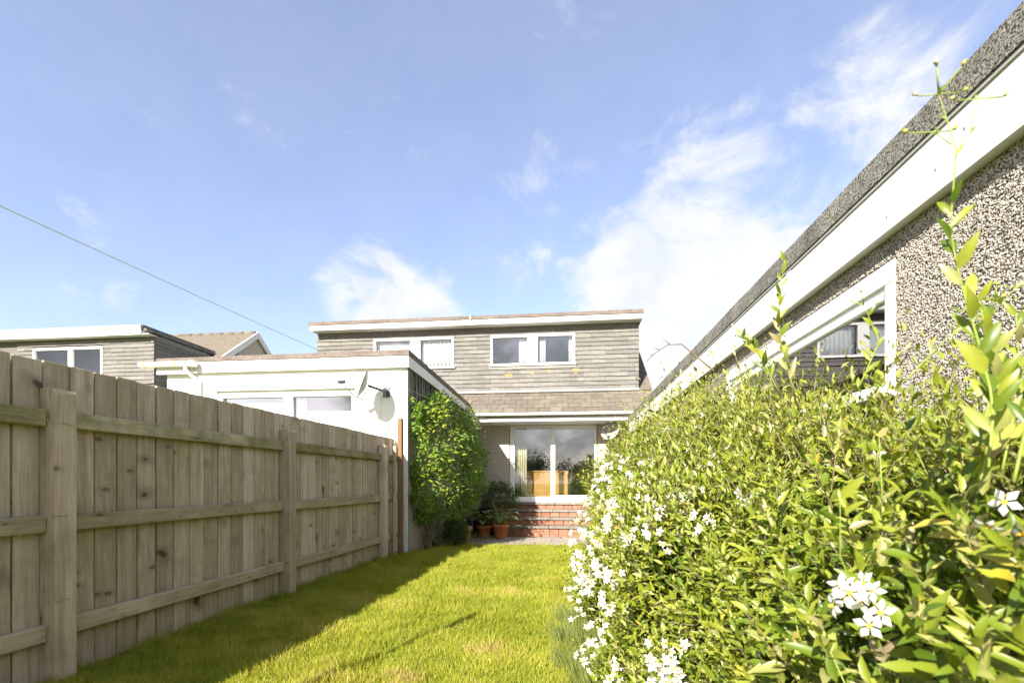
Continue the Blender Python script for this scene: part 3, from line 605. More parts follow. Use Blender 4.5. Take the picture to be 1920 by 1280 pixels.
def dish(loc, n, label, r=0.26, bracket_to=None, lnb=0.42):
    n = Vector(n).normalized(); up = (Vector((0, 0, 1)) - n * n.z).normalized(); sd_ = n.cross(up); c = Vector(loc)
    t_ = thing('satellite_dish', bracket_to, label, 'satellite dish', 'satellite dishes')
    vs, fs, seg, rings = [], [], 28, 6
    for side in (0, 1):
        for i in range(rings + 1):
            q = i / rings
            for k in range(seg):
                a = 2 * math.pi * k / seg
                vs.append(c + sd_ * (r * 0.92 * q * math.cos(a)) + up * (r * q * math.sin(a)) + n * (0.075 * q * q - 0.006 * side))
    for side in (0, 1):
        b = side * (rings + 1) * seg
        for i in range(rings):
            for k in range(seg): fs.append((b + i * seg + k, b + i * seg + (k + 1) % seg, b + (i + 1) * seg + (k + 1) % seg, b + (i + 1) * seg + k))
    b0 = rings * seg; b1 = (rings + 1) * seg + b0
    for k in range(seg): fs.append((b0 + k, b0 + (k + 1) % seg, b1 + (k + 1) % seg, b1 + k))
    mesh('reflector', vs, fs, M['dish'], t_, True)
    bot = c - up * r * 0.97 + n * 0.06; tip = c + n * lnb - up * r * 0.45
    tube('arm', [c - up * 0.1 - n * 0.03, c - up * r * 0.98 - n * 0.02, bot + n * 0.04, tip], 0.012, M['metal'], t_, 6)
    tube('receiver', [tip + n * 0.03 - up * 0.005, tip, tip - n * 0.05 + up * 0.02, tip - n * 0.09 + up * 0.04], 0.03, M['metal'], t_, 10)
    tube('bracket', [c - n * 0.02, c - n * 0.09, Vector(bracket_to) - Vector((0.0, 0.12, 0)), Vector(bracket_to)], 0.022, M['metal'], t_, 8)
    x, y, z = bracket_to
    box('wall_plate', x - 0.06, x + 0.06, y - 0.012, y, z - 0.09, z + 0.09, M['metal'], t_, 0.003)
    v, f = tube_geo([(x - 0.05 + 0.05 * math.cos(q), y - 0.06 - 0.02 * math.sin(q), z - 0.06 + 0.055 * math.sin(q)) for q in [0.5 * k for k in range(13)]], 0.006, 5)
    mesh('cable_loop', v, f, M['cable'], t_, True)
    return t_
dd = dish((-3.20, 7.42, 2.76), (-0.90, -0.42, 0.34), 'grey satellite dish seen edge-on on the white extension wall', 0.245, (-3.03, EY, 2.72), 0.40)
tube('cable', [(-3.12, EY - 0.01, 2.66), (-3.13, EY - 0.008, 2.3), (-3.125, EY - 0.008, 1.5)], 0.004, M['cable'], dd, 5)
dish((1.08, 11.98, 2.44), (-0.42, -0.86, 0.34), 'grey satellite dish beside the patio doors behind the flowering bush', 0.25, (1.22, Yw, 2.36), 0.42)

# ------------------------------------------------------------------ neighbouring house beyond the fence
NB = thing('neighbour_house', (-15, 12.2, 0), 'neighbouring dormer house with gabled tile roof showing above the fence', 'house')
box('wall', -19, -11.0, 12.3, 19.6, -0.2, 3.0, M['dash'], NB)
nrz = lambda y: 6.495 - (15.955 - y) * 0.739
vs, fs = [], []
ys = np.linspace(11.3, 15.955, 22)
for i in range(21):
    y0, y1 = ys[i], ys[i + 1]; b = len(vs)
    vs += [(-19.2, y0, nrz(y0) + 0.035), (-10.9, y0, nrz(y0) + 0.035), (-10.9, y1, nrz(y1)), (-19.2, y1, nrz(y1)), (-19.2, y0, nrz(y0) - 0.03), (-10.9, y0, nrz(y0) - 0.03), (-10.9, y1, nrz(y1) - 0.06), (-19.2, y1, nrz(y1) - 0.06)]
    fs += [tuple(b + k for k in f) for f in BOXF]
b = len(vs); vs += [(-19.2, 15.955, 6.49), (-10.9, 15.955, 6.49), (-10.9, 20.2, 3.3), (-19.2, 20.2, 3.3)]; fs.append((b, b + 1, b + 2, b + 3))
nroof = mesh('roof', vs, fs, M['tile'], NB)
for k in range(20): tube('ridge_tile', [(-11.0 - k * 0.4, 15.955, 6.47), (-11.385 - k * 0.4, 15.955, 6.475)], 0.09, M['tile'], nroof, 8)
mesh('gable', [(-10.98, 12.3, 2.9), (-10.98, 19.6, 2.9), (-10.98, 15.955, 6.42), (-11.2, 12.3, 2.9), (-11.2, 19.6, 2.9), (-11.2, 15.955, 6.42)], [(0, 1, 2), (5, 4, 3), (0, 3, 4, 1), (1, 4, 5, 2), (2, 5, 3, 0)], M['dash'], NB)
hexa('barge_board', [(-10.94, 15.955, 6.30), (-10.88, 15.955, 6.30), (-10.88, 11.3, nrz(11.3) - 0.2), (-10.94, 11.3, nrz(11.3) - 0.2), (-10.94, 15.955, 6.52), (-10.88, 15.955, 6.52), (-10.88, 11.3, nrz(11.3) + 0.04), (-10.94, 11.3, nrz(11.3) + 0.04)], M['fascia'], NB)
hexa('barge_board', [(-10.94, 15.957, 6.30), (-10.88, 15.957, 6.30), (-10.88, 20.2, 3.1), (-10.94, 20.2, 3.1), (-10.94, 15.957, 6.52), (-10.88, 15.957, 6.52), (-10.88, 20.2, 3.34), (-10.94, 20.2, 3.34)], M['fascia'], NB)
NW = [(-15.0, -12.81, 4.15, 4.965)]
nd = boxes('dormer', [(-18.5, -11.25, 12.0, 12.1, 3.2, 4.15), (-18.5, -11.25, 12.0, 12.1, 4.965, 5.2), (-18.5, -15.0, 12.0, 12.1, 4.15, 4.965), (-12.81, -11.25, 12.0, 12.1, 4.15, 4.965), (-11.35, -11.25, 12.1, 15.2, 3.2, 5.2)], M['slate'], NB)
hang(nd, -15.5, -11.235, 12.0, 3.9, 5.1, NW, 0.42, lambda a, b, z: b < -13.0 and z < 4.3)
for k in range(13): box('side_slate', -11.248, -11.228, 12.01, 15.0, 3.75 + k * ex, 3.75 + (k + 1) * ex - 0.006, M['slate'], nd)
window(NB, *NW[0], 11.99, [(-13.88, -13.75)], 0.06)
room('upper_room', -18.4, -11.36, 12.11, 14.5, 3.5, 5.19, NB)
box('dormer_roof', -18.6, -11.3, 11.8, 15.3, 5.30, 5.36, M['felt'], NB)
box('dormer_soffit', -18.6, -11.2, 11.772, 12.01, 5.19, 5.205, M['fascia'], NB)
box('dormer_fascia', -18.6, -11.42, 11.745, 11.77, 5.18, 5.36, M['fascia'], NB, 0.003)
box('fascia_return', -11.445, -11.42, 11.772, 14.35, 5.175, 5.30, M['fascia'], NB)
box('felt_edge', -18.6, -11.41, 11.73, 11.80, 5.362, 5.44, M['lead'], NB)
box('felt_return', -11.46, -11.40, 11.802, 14.5, 5.302, 5.46, M['felt'], NB)

# ------------------------------------------------------------------ garage on the right
gar = thing('garage', (3.0, 5.0, 0), 'flat-roofed pebbledash garage with white fascia behind the flowering bush', 'garage')
GX = 1.45; WX = 1.51; GW = (2.40, 4.75, 1.62, 2.235)
boxes('wall', [(WX, WX + 0.22, -3.0, GW[0], -0.2, 2.36), (WX, WX + 0.22, GW[1], 11.45, -0.2, 2.36), (WX + 0.002, WX + 0.218, GW[0], GW[1], -0.2, GW[2]), (WX + 0.002, WX + 0.218, GW[0], GW[1], GW[3], 2.36), (WX + 0.22, 4.6, 11.2, 11.44, -0.2, 2.36), (4.4, 4.6, -3, 11.2, -0.2, 2.36), (WX + 0.22, 4.4, -3, -2.8, -0.2, 2.36)], M['dash_bed'], gar)
box('soffit', GX + 0.022, WX + 0.02, -3.1, 11.5, 2.345, 2.362, M['fascia'], gar)
box('fascia', GX, GX + 0.02, -3.1, 11.5, 2.338, 2.575, M['fascia'], gar, 0.002)
box('joint_cover', GX - 0.004, GX + 0.001, 3.30, 3.36, 2.336, 2.577, M['fascia'], gar, 0.001)
box('drip_trim', GX - 0.008, GX + 0.02, -3.1, 11.5, 2.5775, 2.592, M['fascia'], gar, 0.002)
vs, fs = [], []; n_ = 60
for i in range(n_ + 1):
    y = -3.1 + 14.6 * i / n_; j = 0.002 * math.sin(i * 1.7) + random.uniform(-0.002, 0.002)
    vs += [(GX - 0.016, y, 2.594), (GX - 0.014, y, 2.72 + j), (GX + 0.03, y, 2.738 + j), (GX + 0.12, y, 2.70), (GX + 0.12, y, 2.594)]
for i in range(n_):
    for k in range(5): fs.append((i * 5 + k, i * 5 + (k + 1) % 5, (i + 1) * 5 + (k + 1) % 5, (i + 1) * 5 + k))
fs += [tuple(range(5)), tuple(n_ * 5 + k for k in range(5))]
mesh('felt_upstand', vs, fs, M['felt'], gar)
box('roof', GX + 0.1, 4.7, -3.1, 11.5, 2.56, 2.66, M['felt'], gar)
for k, (y, z) in enumerate(((1.93, 2.49), (1.64, 2.48), (2.36, 2.40), (3.0, 2.49), (2.07, 2.43), (3.6, 2.46), (4.6, 2.48))): box('screw', GX - 0.002, GX + 0.002, y, y + 0.008, z, z + 0.009, M['screw'], gar)
wb = [(WX - 0.004, WX + 0.07, GW[0], GW[1], GW[3] - 0.10, GW[3]), (WX - 0.003, WX + 0.069, GW[0], GW[0] + 0.075, GW[2] + 0.05, GW[3] - 0.10), (WX - 0.003, WX + 0.069, GW[1] - 0.075, GW[1], GW[2] + 0.05, GW[3] - 0.10), (WX - 0.004, WX + 0.07, GW[0], GW[1], GW[2], GW[2] + 0.05),
      (WX + 0.012, WX + 0.06, GW[0] + 0.075, GW[1] - 0.075, GW[3] - 0.16, GW[3] - 0.10)]
w = boxes('window', wb, M['upvc'], gar)
box('pane', WX + 0.035, WX + 0.041, GW[0] + 0.07, GW[1] - 0.07, GW[2] + 0.045, GW[3] - 0.155, M['glass'], w)
box('sill', WX - 0.07, WX - 0.005, GW[0] - 0.03, GW[1] + 0.03, GW[2] - 0.03, GW[2] + 0.012, M['upvc'], gar, 0.005)
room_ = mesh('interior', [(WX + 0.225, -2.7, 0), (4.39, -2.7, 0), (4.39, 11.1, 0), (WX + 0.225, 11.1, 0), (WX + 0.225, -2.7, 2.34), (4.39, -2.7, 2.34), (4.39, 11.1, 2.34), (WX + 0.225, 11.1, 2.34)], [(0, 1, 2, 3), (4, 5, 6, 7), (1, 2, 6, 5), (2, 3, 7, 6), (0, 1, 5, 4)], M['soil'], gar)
# pebbledash chippings thrown on the wall
n = 62000
py_ = rng.uniform(0.7, 2.39, n); pz_ = rng.uniform(1.0, 2.34, n)
ny = 6000; py_ = np.concatenate([py_, rng.uniform(2.39, 5.2, ny)]); pz_ = np.concatenate([pz_, rng.uniform(2.24, 2.34, ny)])
ny = 9000; py_ = np.concatenate([py_, rng.uniform(4.76, 11.3, ny)]); pz_ = np.concatenate([pz_, rng.uniform(1.4, 2.34, ny)])
n = len(py_); P = np.stack([np.full(n, WX - 0.001) - rng.uniform(0, 0.003, n), py_, pz_], 1)
CV = [(-0.5, 0, 0), (0.5, 0.1, 0), (0.05, -0.42, 0), (-0.1, 0.45, 0), (0.1, 0.05, 0.42), (-0.25, -0.12, 0.3)]
CF = [(0, 2, 5), (2, 4, 5), (2, 1, 4), (1, 3, 4), (3, 5, 4), (3, 0, 5)]
ang_ = rng.uniform(0, 2 * np.pi, n); D = np.stack([rng.normal(0, 0.25, n), np.cos(ang_), np.sin(ang_)], 1); N = np.stack([-np.ones(n), rng.normal(0, 0.35, n), rng.normal(0, 0.35, n)], 1)
o = scatter('pebbledash', CV, CF, P, D, N, rng.uniform(0.006, 0.011, n), M['chip'], gar, smooth=False); o['kind'] = 'stuff'

# ------------------------------------------------------------------ fence
FA = math.atan2(-2.794 + 2.988, 7.174 - 2.504)
fence = thing('timber_fence', (-2.895, 4.751, 0), 'tall weathered close-board timber fence with rails and posts along the lawn', 'fence', None, -FA)
bms = []
for i in range(4):
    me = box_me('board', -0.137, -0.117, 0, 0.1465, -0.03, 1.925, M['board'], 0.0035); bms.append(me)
backing_me = box_me('gap_backing', -0.156, -0.144, -0.03, 0.03, -0.03, 1.90, M['board'], 0.002)  # added strip behind each gap, stops light coming through so the seams go dark
y = -2.07 - 0.1535 * 18; k = 0
while y < 3.02:
    o = link('board', bms[k % 4], fence, False); o.location = (random.uniform(-0.006, 0.002), y + random.uniform(-0.001, 0.001), random.uniform(-0.004, 0.004)); o.scale = (1, random.uniform(0.98, 1.0) if y < 2.95 else 0.5, 1)
    o.rotation_euler = (random.uniform(-0.0015, 0.0015), 0, random.uniform(-0.012, 0.012)); 
    if k: c2 = link('gap_backing', backing_me, fence, False); c2.location = (0, y, 0)
    y += 0.1535; k += 1
posts = [-4.6, -2.249, 0.0, 2.425]
for p, h in zip(posts, (1.75, 1.755, 1.755, 1.78)):
    v = [(-0.112, p, -0.1), (0, p, -0.1), (0, p + 0.122, -0.1), (-0.112, p + 0.122, -0.1), (-0.112, p, h), (-0.02, p, h), (-0.02, p + 0.122, h - 0.005), (-0.112, p + 0.122, h), (0, p, h - 0.04), (0, p + 0.122, h - 0.012)]
    f = [(0, 3, 2, 1), (0, 1, 8, 5, 4), (1, 2, 9, 8), (2, 3, 7, 6, 9), (3, 0, 4, 7), (4, 5, 6, 7), (5, 8, 9, 6)]
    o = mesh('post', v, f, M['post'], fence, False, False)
    m = o.modifiers.new('b', 'BEVEL'); m.width = 0.004; m.segments = 1
ends = posts + [3.07]
for i in range(4):
    a = ends[i] + 0.122; b = ends[i + 1]
    for z, mt in ((1.63, 'rail_green'), (1.0, 'rail'), (0.358, 'rail')):
        z += random.uniform(-0.006, 0.006)
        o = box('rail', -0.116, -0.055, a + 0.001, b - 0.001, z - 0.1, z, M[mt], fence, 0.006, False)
        if mt == 'rail_green': o['label'] = 'rail stained green with algae'
for p, zs in ((-2.249, (1.02,)),):
    o = box('packing_strip', -0.1165, -0.07, p + 0.1225, p + 0.158, 0.78, 1.11, M['rail'], fence, 0.004, False)
bp = thing('corner_post', (-2.69, 7.62, 0), 'reddish brown timber upright at the end of the fence against the white corner', 'post')
box('timber', -2.735, -2.66, 7.55, 7.64, -0.2, 2.235, M['brownpost'], bp, 0.004)
box('edge_batten', -2.79, -2.742, 7.50, 7.535, -0.1, 1.78, M['post'], bp, 0.003)
# garden wires stretched along the fence
fm = PW[fence]
def wire(pts, label):
    q = [tuple(fm @ Vector(p)) for p in pts]
    o = tube('garden_wire', q, 0.0016, M['wire'], None, 4); tag(o, label, 'wire')
wire([(0.004, -2.16, 1.545), (0.003, -2.255, 1.555), (-0.02, -2.6, 1.58), (0.0, -3.4, 1.60), (0.0, -4.55, 1.6)], 'thin green wire tied near the top of the fence post')
wire([(0.004, -2.17, 1.0), (0.003, -2.255, 1.0), (-0.02, -2.7, 0.99), (0.0, -4.55, 1.0)], 'thin wire tied halfway up the fence post')
wire([(0.004, -2.17, 0.50), (0.003, -2.255, 0.495), (-0.02, -2.5, 0.45), (-0.01, -3.0, 0.37), (0.0, -4.55, 0.35)], 'thin sagging wire tied low on the fence post')
wire([(0.004, -2.255, 1.47), (-0.03, -2.42, 1.40), (-0.09, -2.62, 1.36)], 'loose green twine end trailing from the post')
wire([(-0.04 + 0.0, -2.48 + 0.085 * math.cos(q), 0.93 + 0.09 * math.sin(q)) for q in [0.45 * k for k in range(15)]], 'loose loop of thin wire hanging by the middle rail')

# washing line and its pole
pole = thing('washing_line_pole', (-2.33, 0.66, 0), 'galvanised washing line pole standing by the fence', 'pole')
tube('pole', [(-2.33, 0.66, -0.2), (-2.33, 0.66, 2.27)], 0.024, M['galv'], pole, 12); tube('hook', [(-2.33, 0.66, 2.25), (-2.30, 0.72, 2.27), (-2.28, 0.75, 2.25)], 0.006, M['galv'], pole, 6)
A = Vector((-2.29, 0.74, 2.29)); B = Vector((-1.47, 12.33, 2.585)); pts = []
for k in range(41):
    t_ = k / 40; p = A.lerp(B, t_); p.z -= 0.08 * 4 * t_ * (1 - t_); pts.append(p)
tag(tube('washing_line', pts, 0.0022, M['rope'], None, 6), 'thin yellow washing line stretched from the pole to the house wall', 'washing line')

# ------------------------------------------------------------------ lawn grass
BL_V = [(0, -0.5, 0), (0, 0.5, 0), (0.5, -0.38, 0.0), (0.5, 0.38, 0.0), (1, 0, 0)]
BL_F = [(0, 1, 3), (0, 3, 2), (2, 3, 4)]
def fx(y): return -2.895 - 0.127 + (y - 4.751) * 0.0415
def bx(y): return np.interp(y, [0, 2, 3, 4.4, 6.9, 9, 10], [0.55, 0.35, 0.25, 0.2, 0.35, 0.6, 0.7])
def smooth_noise(x, y, seeds=5, sc=1.0, ph=0.0):
    r = 0
    for k in range(seeds):
        a = 1.9 * k + ph; f = sc * (0.9 + 0.55 * k); r = r + np.sin(f * (x * math.cos(a) + y * math.sin(a)) + 2.1 * k + ph) / (1 + 0.35 * k)
    return r / 2.4
n = 330000
u = rng.random(n); y = 2.05 * (9.86 / 2.05) ** u
x = rng.uniform(-3.05, 0.75, n); keep = (x > fx(y) + 0.02) & (x < bx(y) + 0.15); x, y = x[keep], y[keep]
edge = smooth_noise(x * 3, x * 0 + 1, 4, 2.0) * 0.035; keep = y < 9.80 + edge; x, y = x[keep], y[keep]; n = len(x)
P = np.stack([x, y, gz(x, y) - 0.012], 1)
clump = smooth_noise(x, y, 6, 2.6); fine = smooth_noise(x, y, 6, 9.0, 1.3)
lean = np.stack([0.5 * smooth_noise(x, y, 4, 5.0, 2.0) + rng.normal(0, 0.45, n), 0.5 * smooth_noise(x, y, 4, 5.0, 4.0) + rng.normal(0, 0.45, n), np.full(n, 0.85)], 1)
L = (0.036 + 0.040 * rng.random(n) ** 1.5) * (1 + 0.45 * fine) * (0.9 + 0.12 * np.clip(y / 4, 0, 2))
near_fence = np.clip(1 - (x - fx(y)) / 0.16, 0, 1); L *= 1 + 1.3 * near_fence * rng.random(n)
shadow_tuft = np.exp(-((x + 1.35 + 0.03 * np.sin(y * 5)) / 0.16) ** 2) * (y < 6); L *= 1 + 0.5 * shadow_tuft * rng.random(n)
side = np.stack([rng.normal(0, 1, n), rng.normal(0, 1, n), rng.normal(0, 0.2, n)], 1)
dry = np.zeros(n)
for (cx, cy, rr, am) in ((-0.55, 5.2, 0.28, 0.5), (-1.0, 5.1, 0.2, 0.4), (-0.30, 5.9, 0.22, 0.4), (-0.5, 3.3, 0.3, 0.4), (-0.9, 2.8, 0.35, 0.4), (-2.25, 3.5, 0.55, 0.38), (-2.1, 4.6, 0.4, 0.28), (-1.5, 2.6, 0.4, 0.25), (-2.3, 6.0, 0.3, 0.25), (-0.15, 4.5, 0.3, 0.2)):
    dry = np.maximum(dry, am * np.exp(-(((x - cx) / rr) ** 2 + ((y - cy) / (rr * 0.8)) ** 2)) * 1.3)
rn = np.clip(0.37 + 0.09 * clump + 0.13 * fine + rng.normal(0, 0.15, n) + dry * 0.6 * (0.5 + 0.8 * np.clip(fine + 0.3, 0, 1)) + (rng.random(n) < 0.035) * 0.45, 0.0, 0.98)
W = (0.0032 + 0.0016 * rng.random(n)) * (0.85 + 0.11 * y)
o = scatter('grass', BL_V, BL_F, P, lean, np.cross(lean, side), L, M['grass'], None, rn, None, W); o['kind'] = 'stuff'; o['label'] = 'short sunlit lawn grass with dry straw patches'

# weeds and soil along the fence foot
o = box('soil_strip', -3.14, -2.98, -1, 7.4, -0.05, 0.004, M['soil']); o.rotation_euler = (0, 0, 0); o['kind'] = 'structure'
o.location = (0.02, 0, 0)

# ------------------------------------------------------------------ big white-flowered bush in front of the garage
bush = thing('flowering_bush', (0.9, 3.5, 0), 'large bush of pale green leaves with white star flowers against the garage', 'bush')
KY = [0.3, 0.5, 0.8, 1.2, 2.07, 3.0, 4.6, 6.0, 7.0, 8.0, 9.0, 9.5]
KT = [1.38, 1.40, 1.37, 1.22, 1.24, 1.44, 1.78, 1.74, 1.52, 1.25, 0.85, 0.35]
KX = [0.50, 0.48, 0.48, 0.50, 0.42, 0.35, 0.38, 0.50, 0.62, 0.68, 0.80, 0.9]
def lump(y, z): return 0.035 * np.sin(2.3 * y + 2.0 * z + 0.7) + 0.085 * (np.sin(4.1 * y + 1.3 * np.sin(3 * z)) + np.sin(6.3 * z + 2.2 * y) * 0.8 + 0.6 * np.sin(11 * y + 7 * z))
def xs_(y, z):
    zt = np.interp(y, KY, KT); t = np.clip(z / zt, 0, 1.2); b = np.interp(y, KY, KX)
    g = 0.72 * np.clip((t - 0.55) / 0.45, 0, 2) ** 2.4 - 0.10 * np.clip((0.42 - t) / 0.42, 0, 1) ** 0.8
    sc = np.clip(y / 2.5, 0.35, 1)
    return b + (1.45 - b) * g + lump(y, z) * sc
def sample_bush(n, y0, y1, depth):
    out = []
    tot = 0
    while tot < n:
        m = n * 6
        y = y0 + (y1 - y0) * rng.random(m) if y1 - y0 < 3 else y0 * (y1 / y0) ** rng.random(m)
        zt = np.interp(y, KY, KT) + 0.06 * np.sin(7 * y) + 0.05 * np.sin(17 * y + 1)
        z = rng.random(m) ** 0.8 * zt; x = rng.uniform(-0.1, 1.46, m)
        d = np.minimum(x - xs_(y, z), (zt - z) * 0.9)
        ok = (d > 0) & (d < rng.exponential(depth, m)); q = np.stack([x[ok], y[ok], z[ok]], 1); out.append(q); tot += len(q)
    return np.concatenate(out)[:n]
def leaf_dirs(P, up=0.55, spread=0.65):
    n = len(P); e = 0.03
    nx_ = -np.ones(n); nz_ = np.clip((xs_(P[:, 1], P[:, 2] + e) - xs_(P[:, 1], P[:, 2] - e)) / (2 * e), -0.5, 3); ny_ = np.clip((xs_(P[:, 1] + e, P[:, 2]) - xs_(P[:, 1] - e, P[:, 2])) / (2 * e), -1, 1)
    O = unit(np.stack([nx_, ny_ - 0.15, nz_ * 0.8 + 0.15], 1))
    D = unit(O * 0.75 + np.array([0, 0, up]) + rng.normal(0, spread, (n, 3)))
    N = unit(O * 0.7 + np.array([-0.1, -0.25, 0.55]) + rng.normal(0, 0.5, (n, 3)))
    return D, N
EYE = np.array([0, 0, 1.2])
def clear(P, r): return np.linalg.norm(P - EYE, axis=1) > r
def grow(n, y0, y1, per, tops):
    """leafy shoots rooted in the bush: returns leaf points, axes, normals, sizes and the shoots' sticks"""
    B = sample_bush(n, y0, y1, 0.07); O, _ = leaf_dirs(B, 0.0, 0.0)
    zt = np.interp(B[:, 1], KY, KT); up = np.clip((B[:, 2] / zt - 0.72) / 0.25, 0, 1)
    A = unit(O * (0.75 - 0.45 * up)[:, None] + np.array([-0.05, -0.05, 0.75]) + rng.normal(0, 0.40, (n, 3)))
    Ls = rng.uniform(0.10, 0.27, n) * (1 + tops * up * rng.random(n) * 0.75); Ls *= np.clip(B[:, 1] / 1.6, 0.6, 1)
    B = B + O * 0.02; ph = rng.uniform(0, 6.28, n); ref = unit(np.cross(A, np.array([0.3, 0.8, 0.2]))); ref2 = np.cross(A, ref)
    PP, DD, NN, SS, RR = [], [], [], [], []
    tone = rng.random(n)
    for k in range(per):
        t = (k + 0.6) / per; q = ph + 2.4 * k; rad = ref * np.cos(q)[:, None] + ref2 * np.sin(q)[:, None]
        bend = np.array([0, 0, 0.25]) * (t * t)
        PP.append(B + A * (Ls * t)[:, None] + bend * Ls[:, None]); DD.append(unit(A * (0.45 + 0.6 * t) + rad * (0.95 - 0.45 * t) + rng.normal(0, 0.18, (n, 3))))
        NN.append(unit(A * 0.9 - rad * 0.35 + np.array([-0.15, -0.2, 0.35]) + rng.normal(0, 0.2, (n, 3)))); SS.append((0.074 - 0.042 * t) * rng.uniform(0.55, 1.3, n))
        RR.append(np.clip(0.12 + 0.55 * tone + 0.16 * t + rng.normal(0, 0.09, n) + (rng.random(n) < 0.07) * 0.35, 0, 0.995))
    return [np.concatenate(x) for x in (PP, DD, NN, SS, RR)], (B, A, Ls)
(Pn, D, N, S, RN), stick_n = grow(1150, 0.45, 2.4, 12, 1.3)
(Pf, Df, Nf, Sf, RF), stick_f = grow(3500, 2.2, 9.3, 10, 1.9)
inn = sample_bush(7000, 0.45, 2.4, 0.22); Di, Ni = leaf_dirs(inn)
Pn = np.concatenate([Pn, inn]); D = np.concatenate([D, Di]); N = np.concatenate([N, Ni]); S = np.concatenate([S, rng.uniform(0.04, 0.065, len(inn))]); RN = np.concatenate([RN, rng.uniform(0, 0.22, len(inn))])  # inner leaves take only dark tones: interior shade put into their colour
k_ = clear(Pn, 0.58) & ((Pn[:, 1] > 0.75) | (Pn[:, 2] < 1.55)); Pn, D, N, S, RN = Pn[k_], D[k_], N[k_], S[k_], RN[k_]
dist = np.linalg.norm(Pn - EYE, axis=1)
infr = (Pn[:, 0] < 0.88 * Pn[:, 1] + 0.03) & (Pn[:, 2] > 1.2 - 0.46 * Pn[:, 1])
cand = np.where(infr & (Pn[:, 0] - xs_(Pn[:, 1], Pn[:, 2]) < 0.10))[0]
big = cand[np.argsort(dist[cand])][:235]; rest = np.setdiff1d(np.arange(len(Pn)), big)
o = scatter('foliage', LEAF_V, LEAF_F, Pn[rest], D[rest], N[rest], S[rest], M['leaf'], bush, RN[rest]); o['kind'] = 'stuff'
leaf_me = []
for k in range(6):
    v = [(a, b * (0.78 + 0.07 * k), c_ + (0.03 * (k % 3)) * math.sin(a * 3.1)) for a, b, c_ in LEAF_V]
    leaf_me.append(piece_mesh('leaf', v, LEAF_F, M['leaf'], None, 0.13 * k))
for i in big: place('leaf', leaf_me[i % 6], Pn[i], D[i], N[i], S[i] * 1.08, bush)
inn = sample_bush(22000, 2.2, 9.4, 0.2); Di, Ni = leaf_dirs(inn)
o = scatter('foliage', SL_V, SL_F, np.concatenate([Pf, inn]), np.concatenate([Df, Di]), np.concatenate([Nf, Ni]), np.concatenate([Sf * 1.1, rng.uniform(0.045, 0.07, len(inn))]), M['leaf'], bush, np.concatenate([RF, rng.uniform(0, 0.22, len(inn))])); o['kind'] = 'stuff'  # far inner leaves coloured dark too, for the shade inside the bush
KV = [(0, 1, 0), (0, -0.5, 0.87), (0, -0.5, -0.87), (0.5, 0.6, 0.12), (0.5, -0.3, 0.55), (0.5, -0.3, -0.45), (1.0, 0.1, 0.25)]
KF = [(0, 1, 4), (0, 4, 3), (1, 2, 5), (1, 5, 4), (2, 0, 3), (2, 3, 5), (3, 4, 6), (4, 5, 6), (5, 3, 6)]
for (B, A, Ls) in (stick_n, stick_f):
    k_ = clear(B, 0.62); n_ = k_.sum(); tv = np.array(KV); tv[:, 2] *= 0.016
    o = scatter('twig', tv, KF, B[k_], A[k_], rng.normal(0, 1, (n_, 3)), Ls[k_] * 1.02, M['twig'], bush, None, None, np.full(n_, 0.0022)); o['kind'] = 'stuff'
# stems inside
st_ = []
for k in range(150):
    y = 0.5 * (9.0 / 0.5) ** random.random(); zt = float(np.interp(y, KY, KT)); z1 = zt * random.uniform(0.5, 1.0); x1 = float(xs_(y, z1)) + random.uniform(0.0, 0.15)
    x0 = random.uniform(0.8, 1.3); p0 = Vector((x0, y + random.uniform(-0.3, 0.3), 0)); p1 = Vector((x1, y, z1))
    if (p1 - Vector((0, 0, 1.2))).length < 0.6: continue
    mid = p0.lerp(p1, 0.55) + Vector((0.12, random.uniform(-0.1, 0.1), 0.12)); st_.append(([p0, mid, p1], 0.008, 0.002))
tubes('stem', st_, M['twig'], bush, 5)['kind'] = 'stuff'
